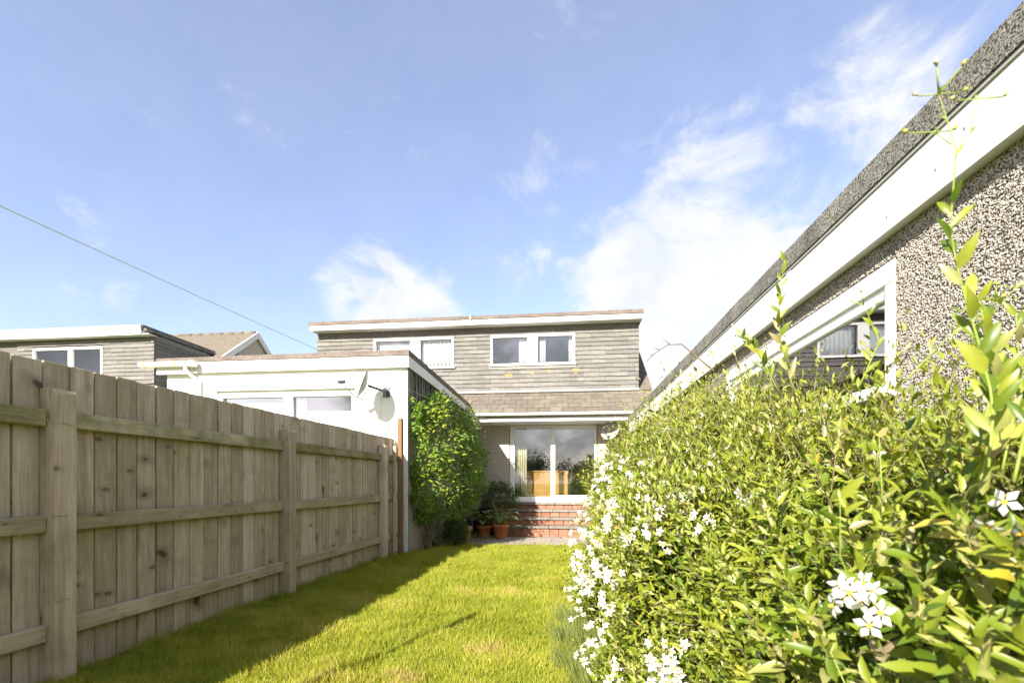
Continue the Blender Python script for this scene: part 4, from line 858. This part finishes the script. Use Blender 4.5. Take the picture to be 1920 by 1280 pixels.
# flowers in loose clusters
fl = []
def cluster(px, py, d_lo, d_hi, cnt, spread):
    u_, v_ = (px - 960) / 900, (903 - py) / 900; c, s = math.cos(YAW), math.sin(YAW); r = np.array([c * u_ - s, s * u_ + c, v_]); hit = None
    for d in np.arange(d_lo, d_hi, 0.02):      # walk out to the bush surface to find where the cluster grows
        p = r * d + np.array([0, 0, 1.2]); zt = np.interp(p[1], KY, KT) + 0.03
        if p[0] > xs_(p[1], p[2]) - (0.12 if p[1] < 1.5 else 0.20) and 0.05 < p[2] < zt + 0.1: hit = p; break
    if hit is None: return
    for k in range(cnt):
        q = hit + rng.normal(0, spread, 3) * np.array([0.5, 1, 0.8]) + np.array([-0.025, -0.02, 0.01]); fl.append(q)
spots = [(1262, 925, 8), (1290, 950, 7), (1230, 965, 6), (1330, 975, 6), (1410, 945, 6), (1432, 942, 4), (1165, 955, 8), (1150, 985, 7), (1190, 905, 6), (1140, 880, 8), (1130, 850, 8), (1160, 830, 8), (1195, 800, 6), (1250, 800, 6), (1320, 805, 5), (1370, 718, 4), (1385, 720, 4),
         (1240, 730, 7), (1275, 715, 8), (1300, 720, 5), (1090, 1000, 8), (1085, 1065, 9), (1110, 1080, 9), (1075, 1115, 8), (1140, 1060, 6), (1090, 1150, 5), (1070, 1225, 8), (1130, 1195, 8), (1110, 1235, 8), (1160, 1265, 7), (1260, 1245, 12), (1275, 1265, 9), (1240, 1255, 8), (1120, 1030, 7), (1105, 950, 7), (1120, 915, 6), (1215, 870, 4), (1145, 1140, 6), (1120, 1105, 6),
         (1660, 770, 3), (1655, 855, 4), (1670, 875, 3), (1590, 825, 3), (1515, 690, 4), (1525, 695, 3), (1640, 1130, 4), (1620, 1125, 3), (1655, 1160, 3), (1690, 775, 2), (1885, 660, 2), (1890, 690, 2), (1905, 960, 2), (1910, 985, 2), (1730, 690, 2), (1480, 800, 3), (1550, 800, 3), (1880, 640, 2), (1250, 1010, 3), (1180, 1010, 5), (1340, 880, 3), (1205, 760, 5), (1225, 765, 5), (1180, 780, 5), (1450, 760, 4), (1330, 760, 3), (1150, 905, 7), (1175, 870, 6), (1205, 930, 6), (1135, 940, 7), (1130, 1000, 6), (1160, 1090, 5), (1210, 990, 4), (1290, 730, 5), (1230, 745, 6), (1400, 700, 3), (1095, 1090, 7), (1100, 1190, 6), (1560, 760, 4), (1290, 880, 3), (1380, 860, 3)]
for (px, py, cnt) in spots: cluster(px, py, 0.62, 9.0, cnt + (2 if px < 1350 else 0), 0.028 if px > 1400 else 0.05)
fl = np.array(fl); fl = fl[np.argsort(np.linalg.norm(fl - np.array([0, 0, 1.2]), axis=1))]
FN = unit(np.array([-0.55, -0.65, 0.25]) + rng.normal(0, 0.45, (len(fl), 3))); FD = rng.normal(0, 1, (len(fl), 3)); FS = rng.uniform(0.034, 0.046, len(fl)) * np.where(fl[:, 1] > 3, 1.05, 1.0)
fme = [piece_mesh('flower', STAR[0], STAR[1], [M['petal'], M['stamen']], STAR[2], 0.2 * k) for k in range(3)]
for i in range(min(290, len(fl))): place('flower', fme[i % 3], fl[i], FD[i], FN[i], FS[i], bush)
if len(fl) > 290:
    o = scatter('far_flower', STAR[0], STAR[1], fl[290:], FD[290:], FN[290:], FS[290:], [M['petal'], M['stamen']], bush, None, STAR[2]); o['kind'] = 'stuff'
# buds between the flowers
Pb = sample_bush(900, 0.7, 7.5, 0.03); Pb = Pb[np.linalg.norm(Pb - np.array([0, 0, 1.2]), axis=1) > 0.7]; nb = len(Pb); Pb[:, 0] -= 0.03
BV = [(0, 0, 0), (0.5, 0.28, 0), (0.5, -0.14, 0.24), (0.5, -0.14, -0.24), (1, 0, 0)]; BF = [(0, 2, 1), (0, 3, 2), (0, 1, 3), (4, 1, 2), (4, 2, 3), (4, 3, 1)]
o = scatter('bud', BV, BF, Pb, rng.normal(0, 0.5, (nb, 3)) + np.array([-0.3, -0.2, 0.6]), rng.normal(0, 1, (nb, 3)), rng.uniform(0.010, 0.017, nb), M['bud'], bush); o['kind'] = 'stuff'
# long new shoots standing out of the bush
def shoot(pts, nleaf, lsz, buds=0, t0=0.15, rad=0.0019):
    P_ = [Vector(p) for p in pts]
    def at(t):
        f = t * (len(P_) - 1); i = min(int(f), len(P_) - 2); return P_[i].lerp(P_[i + 1], f - i), (P_[i + 1] - P_[i]).normalized()
    tube('shoot', [at(k / 12)[0] for k in range(13)], rad, M['shoot'], bush, 6, rad * 0.4)
    for k in range(nleaf):
        t_ = t0 + (1 - t0) * k / max(1, nleaf - 1) * 0.98; p, d = at(t_); q = k * 2.4
        out = Vector((math.cos(q), math.sin(q), 0)); dv = (d * 0.8 + out * random.uniform(0.4, 0.8) + Vector((0, 0, 0.1))).normalized()
        s_ = lsz * (1.05 - 0.55 * t_) * random.uniform(0.85, 1.15)
        place('leaf', leaf_me[k % 6], p, dv, (Vector((-0.4, -0.6, 0.6)) + out * 0.3), s_, bush)
    p, d = at(1.0)
    for k in range(buds):
        q = k * 2.1; o_ = Vector((0.03 * math.cos(q), 0.02 * math.sin(q), 0.012 * k)); tube('shoot', [p, p + o_], 0.0012, M['shoot'], bush, 4)
        place('bud', bud_me, p + o_, (o_ + Vector((0, 0, 0.02))).normalized(), (1, 0.2, 0.1), 0.014, bush)
bud_me = piece_mesh('bud', BV, BF, M['bud'], None, 0.2)
shoot([(0.585, 0.74, 1.22), (0.608, 0.76, 1.31), (0.592, 0.765, 1.40), (0.566, 0.76, 1.48), (0.548, 0.755, 1.55), (0.546, 0.75, 1.60)], 16, 0.066, 0, 0.05)
shoot([(0.546, 0.75, 1.60), (0.550, 0.748, 1.67), (0.538, 0.75, 1.72), (0.53, 0.752, 1.755)], 3, 0.022, 4, 0.3, 0.0012)
shoot([(0.548, 0.748, 1.66), (0.565, 0.745, 1.69), (0.572, 0.74, 1.735)], 2, 0.02, 2, 0.5, 0.001)
shoot([(0.545, 0.75, 1.68), (0.528, 0.75, 1.695), (0.515, 0.75, 1.70)], 1, 0.02, 2, 0.5, 0.001)
shoot([(0.66, 0.86, 1.25), (0.69, 0.86, 1.36), (0.665, 0.84, 1.42), (0.65, 0.84, 1.49)], 11, 0.062, 1)
shoot([(0.70, 0.86, 1.22), (0.735, 0.87, 1.36), (0.72, 0.86, 1.47)], 10, 0.066, 0)
shoot([(0.62, 0.80, 1.2), (0.64, 0.79, 1.30), (0.625, 0.78, 1.37)], 9, 0.066, 0)
shoot([(0.78, 1.75, 1.50), (0.72, 1.72, 1.68), (0.70, 1.68, 1.80), (0.71, 1.66, 1.93)], 18, 0.07, 0, 0.1)
shoot([(0.76, 1.82, 1.52), (0.68, 1.80, 1.66), (0.62, 1.80, 1.73)], 12, 0.072, 0, 0.2)
shoot([(0.80, 1.42, 1.46), (0.84, 1.40, 1.58), (0.80, 1.40, 1.68)], 7, 0.05, 3)
shoot([(0.74, 1.15, 1.42), (0.80, 1.12, 1.50), (0.90, 1.12, 1.58)], 5, 0.045, 3)
shoot([(0.92, 1.2, 1.42), (0.88, 1.15, 1.52), (0.92, 1.1, 1.60)], 6, 0.055, 2)
shoot([(0.55, 0.66, 1.2), (0.57, 0.66, 1.30), (0.56, 0.64, 1.36)], 5, 0.055, 0)
for k in range(62):
    y = random.uniform(0.8, 1.2) if k % 2 else random.uniform(1.3, 6.5); zt = float(np.interp(y, KY, KT)); z0 = zt * random.uniform(0.78, 0.97); x0 = float(xs_(y, z0)) + random.uniform(0.02, 0.25); h_ = random.uniform(0.14, 0.30)
    if k % 3 == 0: z0 = random.uniform(0.4, 1.0); x0 = float(xs_(y, z0)) + 0.02
    dx = random.uniform(-0.14, -0.02)
    st_ = [(x0, y, z0), (x0 + dx * 0.5, y + random.uniform(-0.05, 0.05), z0 + h_ * 0.6), (x0 + dx, y + random.uniform(-0.08, 0.08), z0 + h_)]
    tube('shoot', st_, 0.0018, M['shoot'], bush, 5, 0.0008)
    n_ = 11; tt = np.linspace(0.1, 1, n_); pp = np.array([np.array(st_[0]) * (1 - a) + np.array(st_[2]) * a for a in tt])
    o = scatter('shoot_leaf', LEAF_V, LEAF_F, pp, rng.normal(0, 0.6, (n_, 3)) + np.array([0, 0, 0.7]), rng.normal(0, 0.4, (n_, 3)) + np.array([-0.4, -0.5, 0.5]), rng.uniform(0.03, 0.055, n_), M['leaf'], bush); o['kind'] = 'stuff'
tube('bare_twig', [(0.66, 2.25, 1.70), (0.60, 2.35, 1.80), (0.55, 2.38, 1.86), (0.49, 2.40, 1.865), (0.43, 2.42, 1.83), (0.39, 2.42, 1.79)], 0.004, M['bark'], bush, 5, 0.0015)
for a_, b_ in (((0.50, 2.40, 1.865), (0.46, 2.40, 1.90)), ((0.45, 2.41, 1.845), (0.42, 2.41, 1.855)), ((0.42, 2.42, 1.82), (0.405, 2.42, 1.825))): tube('bare_twig', [a_, b_], 0.0025, M['bark'], bush, 4, 0.001)

# ------------------------------------------------------------------ lavender tufts between lawn and bush
for k, (lx, ly) in enumerate(((0.10, 3.15), (0.06, 3.65), (0.08, 4.15), (0.2, 2.85))):
    n = 500; a = rng.uniform(0, 2 * np.pi, n); rr = 0.17 * np.sqrt(rng.random(n)); P = np.stack([lx + rr * np.cos(a), ly + rr * np.sin(a), np.zeros(n) - 0.01], 1)
    D = np.stack([0.5 * np.cos(a) * rng.random(n) - 0.2, 0.5 * np.sin(a) * rng.random(n), np.ones(n)], 1)
    lv = thing('lavender', (lx, ly, 0), ('wispy grey-green lavender tuft at the lawn edge below white flowers', 'pale lavender tuft midway along the bush foot', 'lavender tuft beside the widest bulge of the bush', 'low lavender tuft beside the lowest white flower clusters')[k], 'lavender', 'lavender tufts at the bush foot')
    o = scatter('stalk', BL_V, BL_F, P, D, rng.normal(0, 1, (n, 3)), rng.uniform(0.08, 0.24, n), M['lavender'], lv, None, None, np.full(n, 0.0035)); o['kind'] = 'stuff'

# ------------------------------------------------------------------ climber on the extension side wall
clim = thing('climbing_plant', (-2.45, 9.2, -0.02), 'leafy green climber with bright yellow-green sprays covering the extension side wall', 'climber')
def wallx(y): return -2.66 + (y - 7.86) * 0.0495
CY = [7.9, 8.1, 8.5, 9.2, 10.0, 10.7, 11.2, 11.5]; CB = [0.10, 0.28, 0.48, 0.62, 0.68, 0.66, 0.45, 0.1]
CT = [2.45, 2.60, 2.70, 2.80, 2.78, 2.72, 2.55, 2.3]; CBot = [0.9, 0.55, 0.45, 0.45, 0.45, 0.5, 0.7, 1.2]
def sample_climb(n, depth, spill=0.0):
    out, tot = [], 0
    while tot < n:
        m = n * 5; y = rng.uniform(7.9, 11.5, m); zt = np.interp(y, CY, CT) + 0.1 * np.sin(9 * y) + 0.08 * np.sin(23 * y + 2); zb = np.interp(y, CY, CBot); z = zb + (zt - zb) * rng.random(m); q = (z - zb) / (zt - zb)
        b = np.interp(y, CY, CB) * (0.35 + 0.65 * np.sin(np.pi * np.clip(q * 0.9 + 0.08, 0, 1))) + 0.10 * np.sin(5.5 * y + 4 * z) + 0.09 * np.sin(7.5 * z - 3 * y + 1) + 0.05 * np.sin(15 * y - 9 * z) + spill
        x = rng.random(m) * np.maximum(b, 0.03); d = np.minimum(b - x, (zt - z) * 0.8 + 0.02)
        ok = (d > 0) & (d < rng.exponential(depth, m)); p = np.stack([wallx(y[ok]) + x[ok] + 0.02, y[ok], z[ok]], 1); out.append(p); tot += len(p)
    return np.concatenate(out)[:n]
P = sample_climb(12500, 0.08); n = len(P)
O = np.array([0.7, -0.55, 0.35])
D = unit(O * 0.6 + np.array([0, 0, -0.15]) + rng.normal(0, 0.65, (n, 3))); N = unit(O + np.array([-0.2, -0.2, 0.4]) + rng.normal(0, 0.5, (n, 3)))
o = scatter('foliage', SL_V, SL_F, P, D, N, rng.uniform(0.045, 0.105, n), M['ivy'], clim, None, None, rng.uniform(0.055, 0.13, n)); o['kind'] = 'stuff'
P = sample_climb(1500, 0.08, 0.25); n = len(P)
o = scatter('loose_foliage', SL_V, SL_F, P, rng.normal(0, 0.7, (n, 3)) + np.array([0.4, -0.2, 0.1]), rng.normal(0, 0.6, (n, 3)) + np.array([0.3, -0.5, 0.5]), rng.uniform(0.03, 0.055, n), M['darkleaf'], clim); o['kind'] = 'stuff'
iv_me = [piece_mesh('spray_leaf', [(a, b * 1.05, c_) for a, b, c_ in LEAF_V], LEAF_F, M['spray'], None, 0.3 * k) for k in range(3)]
for (sx, sy, sz, cnt) in ((-2.34, 8.12, 2.42, 34), (-2.45, 8.02, 2.15, 26), (-2.28, 8.2, 2.28, 26), (-2.30, 8.2, 1.55, 30), (-2.22, 8.35, 1.35, 24), (-2.46, 8.0, 1.75, 14), (-2.16, 8.45, 1.75, 14), (-2.45, 8.0, 1.25, 12), (-2.30, 8.25, 1.0, 10), (-2.14, 8.5, 2.0, 12)):
    for k in range(cnt):
        p = np.array([sx, sy, sz]) + rng.normal(0, 1, 3) * np.array([0.10, 0.10, 0.12]); p[0] = max(p[0] + 0.07, wallx(p[1]) + 0.06); p[1] -= 0.06
        q = rng.uniform(0, 2 * np.pi); place('spray_leaf', iv_me[k % 3], p, (0.6 * math.cos(q) + 0.2, 0.6 * math.sin(q) - 0.3, rng.uniform(-0.7, 0.25)), (0.3, -0.6, 0.6), rng.uniform(0.06, 0.11), clim)
tr = []
for k in range(9):
    y0 = 8.6 + random.uniform(-0.25, 0.35); pts = [(wallx(y0) + 0.12 + random.uniform(-0.05, 0.1), y0, -0.05)]
    for j in range(1, 6): pts.append((wallx(y0) + 0.06 + random.uniform(-0.03, 0.06), y0 + (k - 4) * 0.07 * j + random.uniform(-0.05, 0.05), 0.2 * j + random.uniform(-0.03, 0.03)))
    tube('trunk', pts, 0.012, M['bark'], clim, 6, 0.005)
for k in range(26):
    y0 = random.uniform(8.4, 11.3); z0 = random.uniform(1.2, 2.7); x0 = wallx(y0) + float(np.interp(y0, CY, CB)) * 0.8
    tr.append(([(x0, y0, z0), (x0 + random.uniform(0.08, 0.25), y0 + random.uniform(-0.1, 0.15), z0 + random.uniform(-0.05, 0.16)), (x0 + random.uniform(0.2, 0.42), y0 + random.uniform(-0.1, 0.25), z0 + random.uniform(-0.1, 0.2))], 0.003, 0.001))
tubes('twig', tr, M['bark'], clim)['kind'] = 'stuff'
ls = []
for k in range(60):
    y0 = 8.6 + random.uniform(-0.4, 0.5); ls.append((wallx(y0) + random.uniform(0.05, 0.25), y0, random.uniform(0.0, 0.6)))
ls = np.array(ls); n = len(ls)
o = scatter('low_leaf', LEAF_V, LEAF_F, ls, rng.normal(0, 0.6, (n, 3)) + np.array([0.5, -0.2, 0.1]), rng.normal(0, 0.4, (n, 3)) + np.array([0.2, -0.5, 0.6]), rng.uniform(0.05, 0.08, n), M['ivy'], clim); o['kind'] = 'stuff'

# ------------------------------------------------------------------ pots and plants by the steps
def pot(loc, r, h, mat, name, label, group='flower pots by the steps'):
    t_ = thing(name, loc, label, 'plant pot', group)
    lathe('pot', [(r * 0.02, 0.001), (r * 0.68, 0.0), (r * 0.70, 0.01), (r * 0.93, h * 0.78), (r * 1.04, h * 0.79), (r * 1.07, h * 0.985), (r * 1.02, h), (r * 0.9, h * 0.985), (r * 0.86, h * 0.88), (r * 0.02, h * 0.87)], mat, loc, t_)
    lathe('soil', [(r * 0.87, h * 0.885), (r * 0.4, h * 0.91), (0.003, h * 0.92)], M['soil'], loc, t_, 16)
    return t_
HV = [(0, 0, 0), (0.3, 0, -0.04), (0.66, 0, -0.06), (1, 0, -0.28), (0.22, 0.20, 0.02), (0.60, 0.20, -0.02), (0.22, -0.20, 0.02), (0.60, -0.20, -0.02), (0.2, 0.30, 0.05), (0.60, 0.29, 0.0), (0.2, -0.30, 0.05), (0.60, -0.29, 0.0), (0.9, 0, -0.2)]
HF = [(0, 1, 4), (4, 1, 5), (1, 2, 5), (2, 12, 5), (0, 6, 1), (6, 7, 1), (1, 7, 2), (2, 7, 12), (0, 4, 8), (4, 5, 9), (4, 9, 8), (5, 12, 3), (5, 3, 9), (0, 10, 6), (6, 11, 7), (6, 10, 11), (7, 3, 12), (7, 11, 3)]
HM = [0] * 8 + [1] * 10
hme = [piece_mesh('leaf', [(a, b * (1 + 0.1 * k), c_ * (1 + 0.3 * k)) for a, b, c_ in HV], HF, [M['hosta'], M['hosta_edge']], HM, 0.3 * k) for k in range(3)]
def hosta(loc, n, r, label, pots):
    t_ = thing('hosta', loc, label, 'hosta', 'hostas in pots')
    for k in range(n):
        q = k * 2.39996; e = 0.15 + 0.9 * (k / n); L = r * random.uniform(0.75, 1.05)
        base = Vector(loc) + Vector((0.04 * math.cos(q), 0.04 * math.sin(q), 0)); tip = base + Vector((math.cos(q) * math.cos(e) * L * 0.55, math.sin(q) * math.cos(e) * L * 0.55, 0.08 + math.sin(e) * L * 0.75))
        tube('stalk', [base, base.lerp(tip, 0.5) + Vector((0, 0, 0.03)), tip], 0.005, M['shoot'], t_, 4)
        place('leaf', hme[k % 3], tip, (math.cos(q), math.sin(q), 0.15 + 0.35 * math.sin(e)), (-0.2 * math.cos(q), -0.2 * math.sin(q), 1), L * 0.62, t_, L * 0.5)
    return t_
pot((-1.92, 11.15, -0.094), 0.17, 0.27, M['terracotta'], 'terracotta_pot', 'round terracotta pot standing nearest the dark bin')
hosta((-1.92, 11.15, 0.15), 26, 0.43, 'cream-edged hosta filling the pot nearest the dark bin', 1)
pot((-1.50, 10.95, -0.094), 0.19, 0.33, M['terracotta'], 'terracotta_pot', 'sunlit tapering terracotta pot at the foot of the brick steps')
h2 = hosta((-1.50, 10.95, 0.20), 22, 0.40, 'blue-green hosta with yellow flower stalks in the sunlit pot', 1)
for (dx, dy, dz, n_) in ((-0.22, -0.05, 0.55, 9), (0.02, 0.0, 0.36, 6), (0.50, -0.25, 0.02, 6), (-0.12, -0.1, 0.42, 6)):
    p0 = Vector((-1.48, 10.92, 0.2)); p1 = p0 + Vector((dx, dy, dz)); mid = p0.lerp(p1, 0.5) + Vector((0, -0.03, 0.05))
    tube('flower_stalk', [p0, mid, p1], 0.007, M['shoot'], h2, 5, 0.003)
    for k in range(n_):
        q = p0.lerp(p1, 0.55 + 0.45 * k / n_) + Vector((random.uniform(-0.02, 0.02), random.uniform(-0.02, 0.02), 0.02)); place('flower_bud', piece_b, q, (random.uniform(-1, 1), random.uniform(-1, 0.2), -0.3), (0, 0, 1), 0.055, h2) if k else None
        if k == 0: piece_b = piece_mesh('flower_bud', BV, BF, M['bud'], None, 0.05)
pot((-1.62, 11.52, -0.094), 0.19, 0.34, M['terracotta'], 'terracotta_pot', 'shaded terracotta pot tucked behind the hosta pots')
sp = thing('leafy_shrub', (-1.62, 11.52, 0.2), 'domed dark green shrub with whorled narrow leaves standing behind the hostas', 'shrub', None)
n = 1500; a = rng.uniform(0, 2 * np.pi, n); e = np.arcsin(rng.uniform(-0.25, 1, n)); rr = rng.uniform(0.55, 1.0, n); O = np.stack([np.cos(a) * np.cos(e), np.sin(a) * np.cos(e), np.sin(e)], 1)
P = np.array([-1.62, 11.52, 0.72]) + O * rr[:, None] * np.array([0.44, 0.34, 0.48])
o = scatter('foliage', SL_V, SL_F, P, O * 0.8 + rng.normal(0, 0.35, (n, 3)) + np.array([0, 0, -0.1]), O + rng.normal(0, 0.3, (n, 3)) + np.array([0, 0, 0.8]), rng.uniform(0.08, 0.13, n), M['darkleaf'], sp, None, None, np.full(n, 0.07)); o['kind'] = 'stuff'
tubes('stem', [([(-1.62, 11.52, 0.2), (-1.62 + 0.12 * math.cos(k), 11.52 + 0.1 * math.sin(k), 0.5), (-1.62 + 0.28 * math.cos(k), 11.52 + 0.2 * math.sin(k), 0.85)], 0.01, 0.004) for k in range(7)], M['twig'], sp)
pot((-2.12, 9.78, -0.094), 0.17, 0.38, M['oldpot'], 'weathered_pot', 'weathered pale pot half hidden by the dark rosemary bush', 'flower pots by the steps')
rs = thing('rosemary_bush', (-2.22, 9.45, -0.08), 'dark rounded rosemary bush growing below the climber', 'shrub')
n = 3800; a = rng.uniform(0, 2 * np.pi, n); e = np.arcsin(rng.uniform(-0.7, 1, n)); O = np.stack([np.cos(a) * np.cos(e), np.sin(a) * np.cos(e), np.sin(e)], 1); rr = rng.uniform(0.5, 1.05, n)
P = np.array([-2.22, 9.45, 0.20]) + O * rr[:, None] * np.array([0.24, 0.24, 0.32])
o = scatter('foliage', BL_V, BL_F, P, O * 0.7 + np.array([0, 0, 0.5]) + rng.normal(0, 0.35, (n, 3)), rng.normal(0, 1, (n, 3)), rng.uniform(0.05, 0.10, n), M['darkleaf'], rs, None, None, np.full(n, 0.009)); o['kind'] = 'stuff'
tubes('stem', [([(-2.22, 9.45, -0.1), (-2.22 + 0.08 * math.cos(k), 9.45 + 0.08 * math.sin(k), 0.15), (-2.22 + 0.16 * math.cos(k), 9.45 + 0.16 * math.sin(k), 0.4)], 0.01, 0.003) for k in range(8)], M['bark'], rs)
bn = thing('black_bin', (-2.02, 11.85, -0.1), 'black plastic bin with a domed lid standing against the house wall', 'bin')
lathe('body', [(0.02, 0.0), (0.26, 0.0), (0.27, 0.02), (0.30, 0.50), (0.28, 0.505)], M['black'], (-2.02, 11.85, -0.1), bn)
lathe('lid', [(0.325, 0.50), (0.33, 0.53), (0.31, 0.57), (0.24, 0.64), (0.14, 0.69), (0.003, 0.705)], M['black'], (-2.02, 11.85, -0.1), bn)
tube('handle', [(-2.10, 11.85, 0.59), (-2.09, 11.85, 0.64), (-1.95, 11.85, 0.64), (-1.94, 11.85, 0.59)], 0.012, M['black'], bn, 6)
n = 120; P = np.stack([rng.uniform(-2.4, -1.75, n), rng.uniform(10.1, 11.2, n), np.full(n, -0.09) + rng.random(n) * 0.1], 1)
wd = thing('ground_weeds', (-2.1, 10.6, -0.1), 'trailing leafy weeds on the shaded paving between rosemary and pots', 'weeds')
o = scatter('foliage', LEAF_V, LEAF_F, P, rng.normal(0, 0.7, (n, 3)) + np.array([0, 0, 0.3]), rng.normal(0, 0.3, (n, 3)) + np.array([0, -0.3, 1]), rng.uniform(0.05, 0.10, n), M['ivy'], wd); o['kind'] = 'stuff'
fw = thing('fence_weed', (-2.70, 7.28, 0), 'small leafy weed growing at the foot of the last fence post', 'weed')
n = 26; P = np.stack([-2.70 + rng.normal(0, 0.03, n), 7.22 + rng.normal(0, 0.03, n), rng.uniform(0, 0.14, n)], 1)
scatter('foliage', LEAF_V, LEAF_F, P, rng.normal(0, 0.7, (n, 3)) + np.array([0, 0, 0.4]), rng.normal(0, 0.3, (n, 3)) + np.array([0, -0.3, 1]), rng.uniform(0.03, 0.06, n), M['ivy'], fw)['kind'] = 'stuff'

# ------------------------------------------------------------------ behind the camera: what the glass reflects
tl = [(-16, -34, 5.0, 'broad'), (-9.5, -36, 5.6, 'tall'), (-4, -33, 5.2, 'round'), (1.5, -36, 4.6, 'low'), (6.5, -38, 4.8, 'narrow'), (12, -36, 5.4, 'spreading'), (18, -35, 5.2, 'dense')]
for k, (tx, ty, th, kind) in enumerate(tl):
    t_ = thing('garden_tree', (tx, ty, 0), f'{kind} dark green tree reflected in the patio door glass', 'tree', 'trees reflected in the patio doors')
    tubes('trunk', [([(tx, ty, -0.1), (tx + 0.1, ty, th * 0.35), (tx, ty, th * 0.8)], 0.18, 0.05)] + [([(tx, ty, th * (0.25 + 0.08 * j)), (tx + math.cos(j * 2.1) * 1.6, ty + math.sin(j * 2.1) * 1.3, th * (0.5 + 0.07 * j))], 0.07, 0.02) for j in range(5)], M['bark'], t_)
    n = 2600; C = rng.normal(0, 1, (22, 3)) * np.array([1.3, 1.1, 0.22 * th * 0.55]) + np.array([tx, ty, th * 0.58]); ci = rng.integers(0, 22, n)
    P = C[ci] + rng.normal(0, 1, (n, 3)) * np.array([0.5, 0.5, 0.35]); P[:, 2] = np.clip(P[:, 2], 0.4, th)
    o = scatter('crown', SL_V, SL_F, P, rng.normal(0, 1, (n, 3)), rng.normal(0, 0.6, (n, 3)) + np.array([0, 0, 1]), rng.uniform(0.22, 0.42, n), M['treeleaf'], t_)
bb = thing('distant_bungalow', (6, -27, 0), 'pale bungalow with tiled roof seen only as a reflection', 'house')
box('wall', 2.5, 9.5, -30, -24.5, -0.1, 2.3, M['dash'], bb)
hexa('roof', [(2.2, -30.3, 2.3), (9.8, -30.3, 2.3), (9.8, -24.2, 2.3), (2.2, -24.2, 2.3), (2.2, -27.3, 4.1), (9.8, -27.3, 4.1), (9.8, -27.2, 4.1), (2.2, -27.2, 4.1)], M['tile'], bb)
boxes('window', [(4.0, 6.0, -24.52, -24.45, 1.0, 2.0)], M['upvc'], bb)
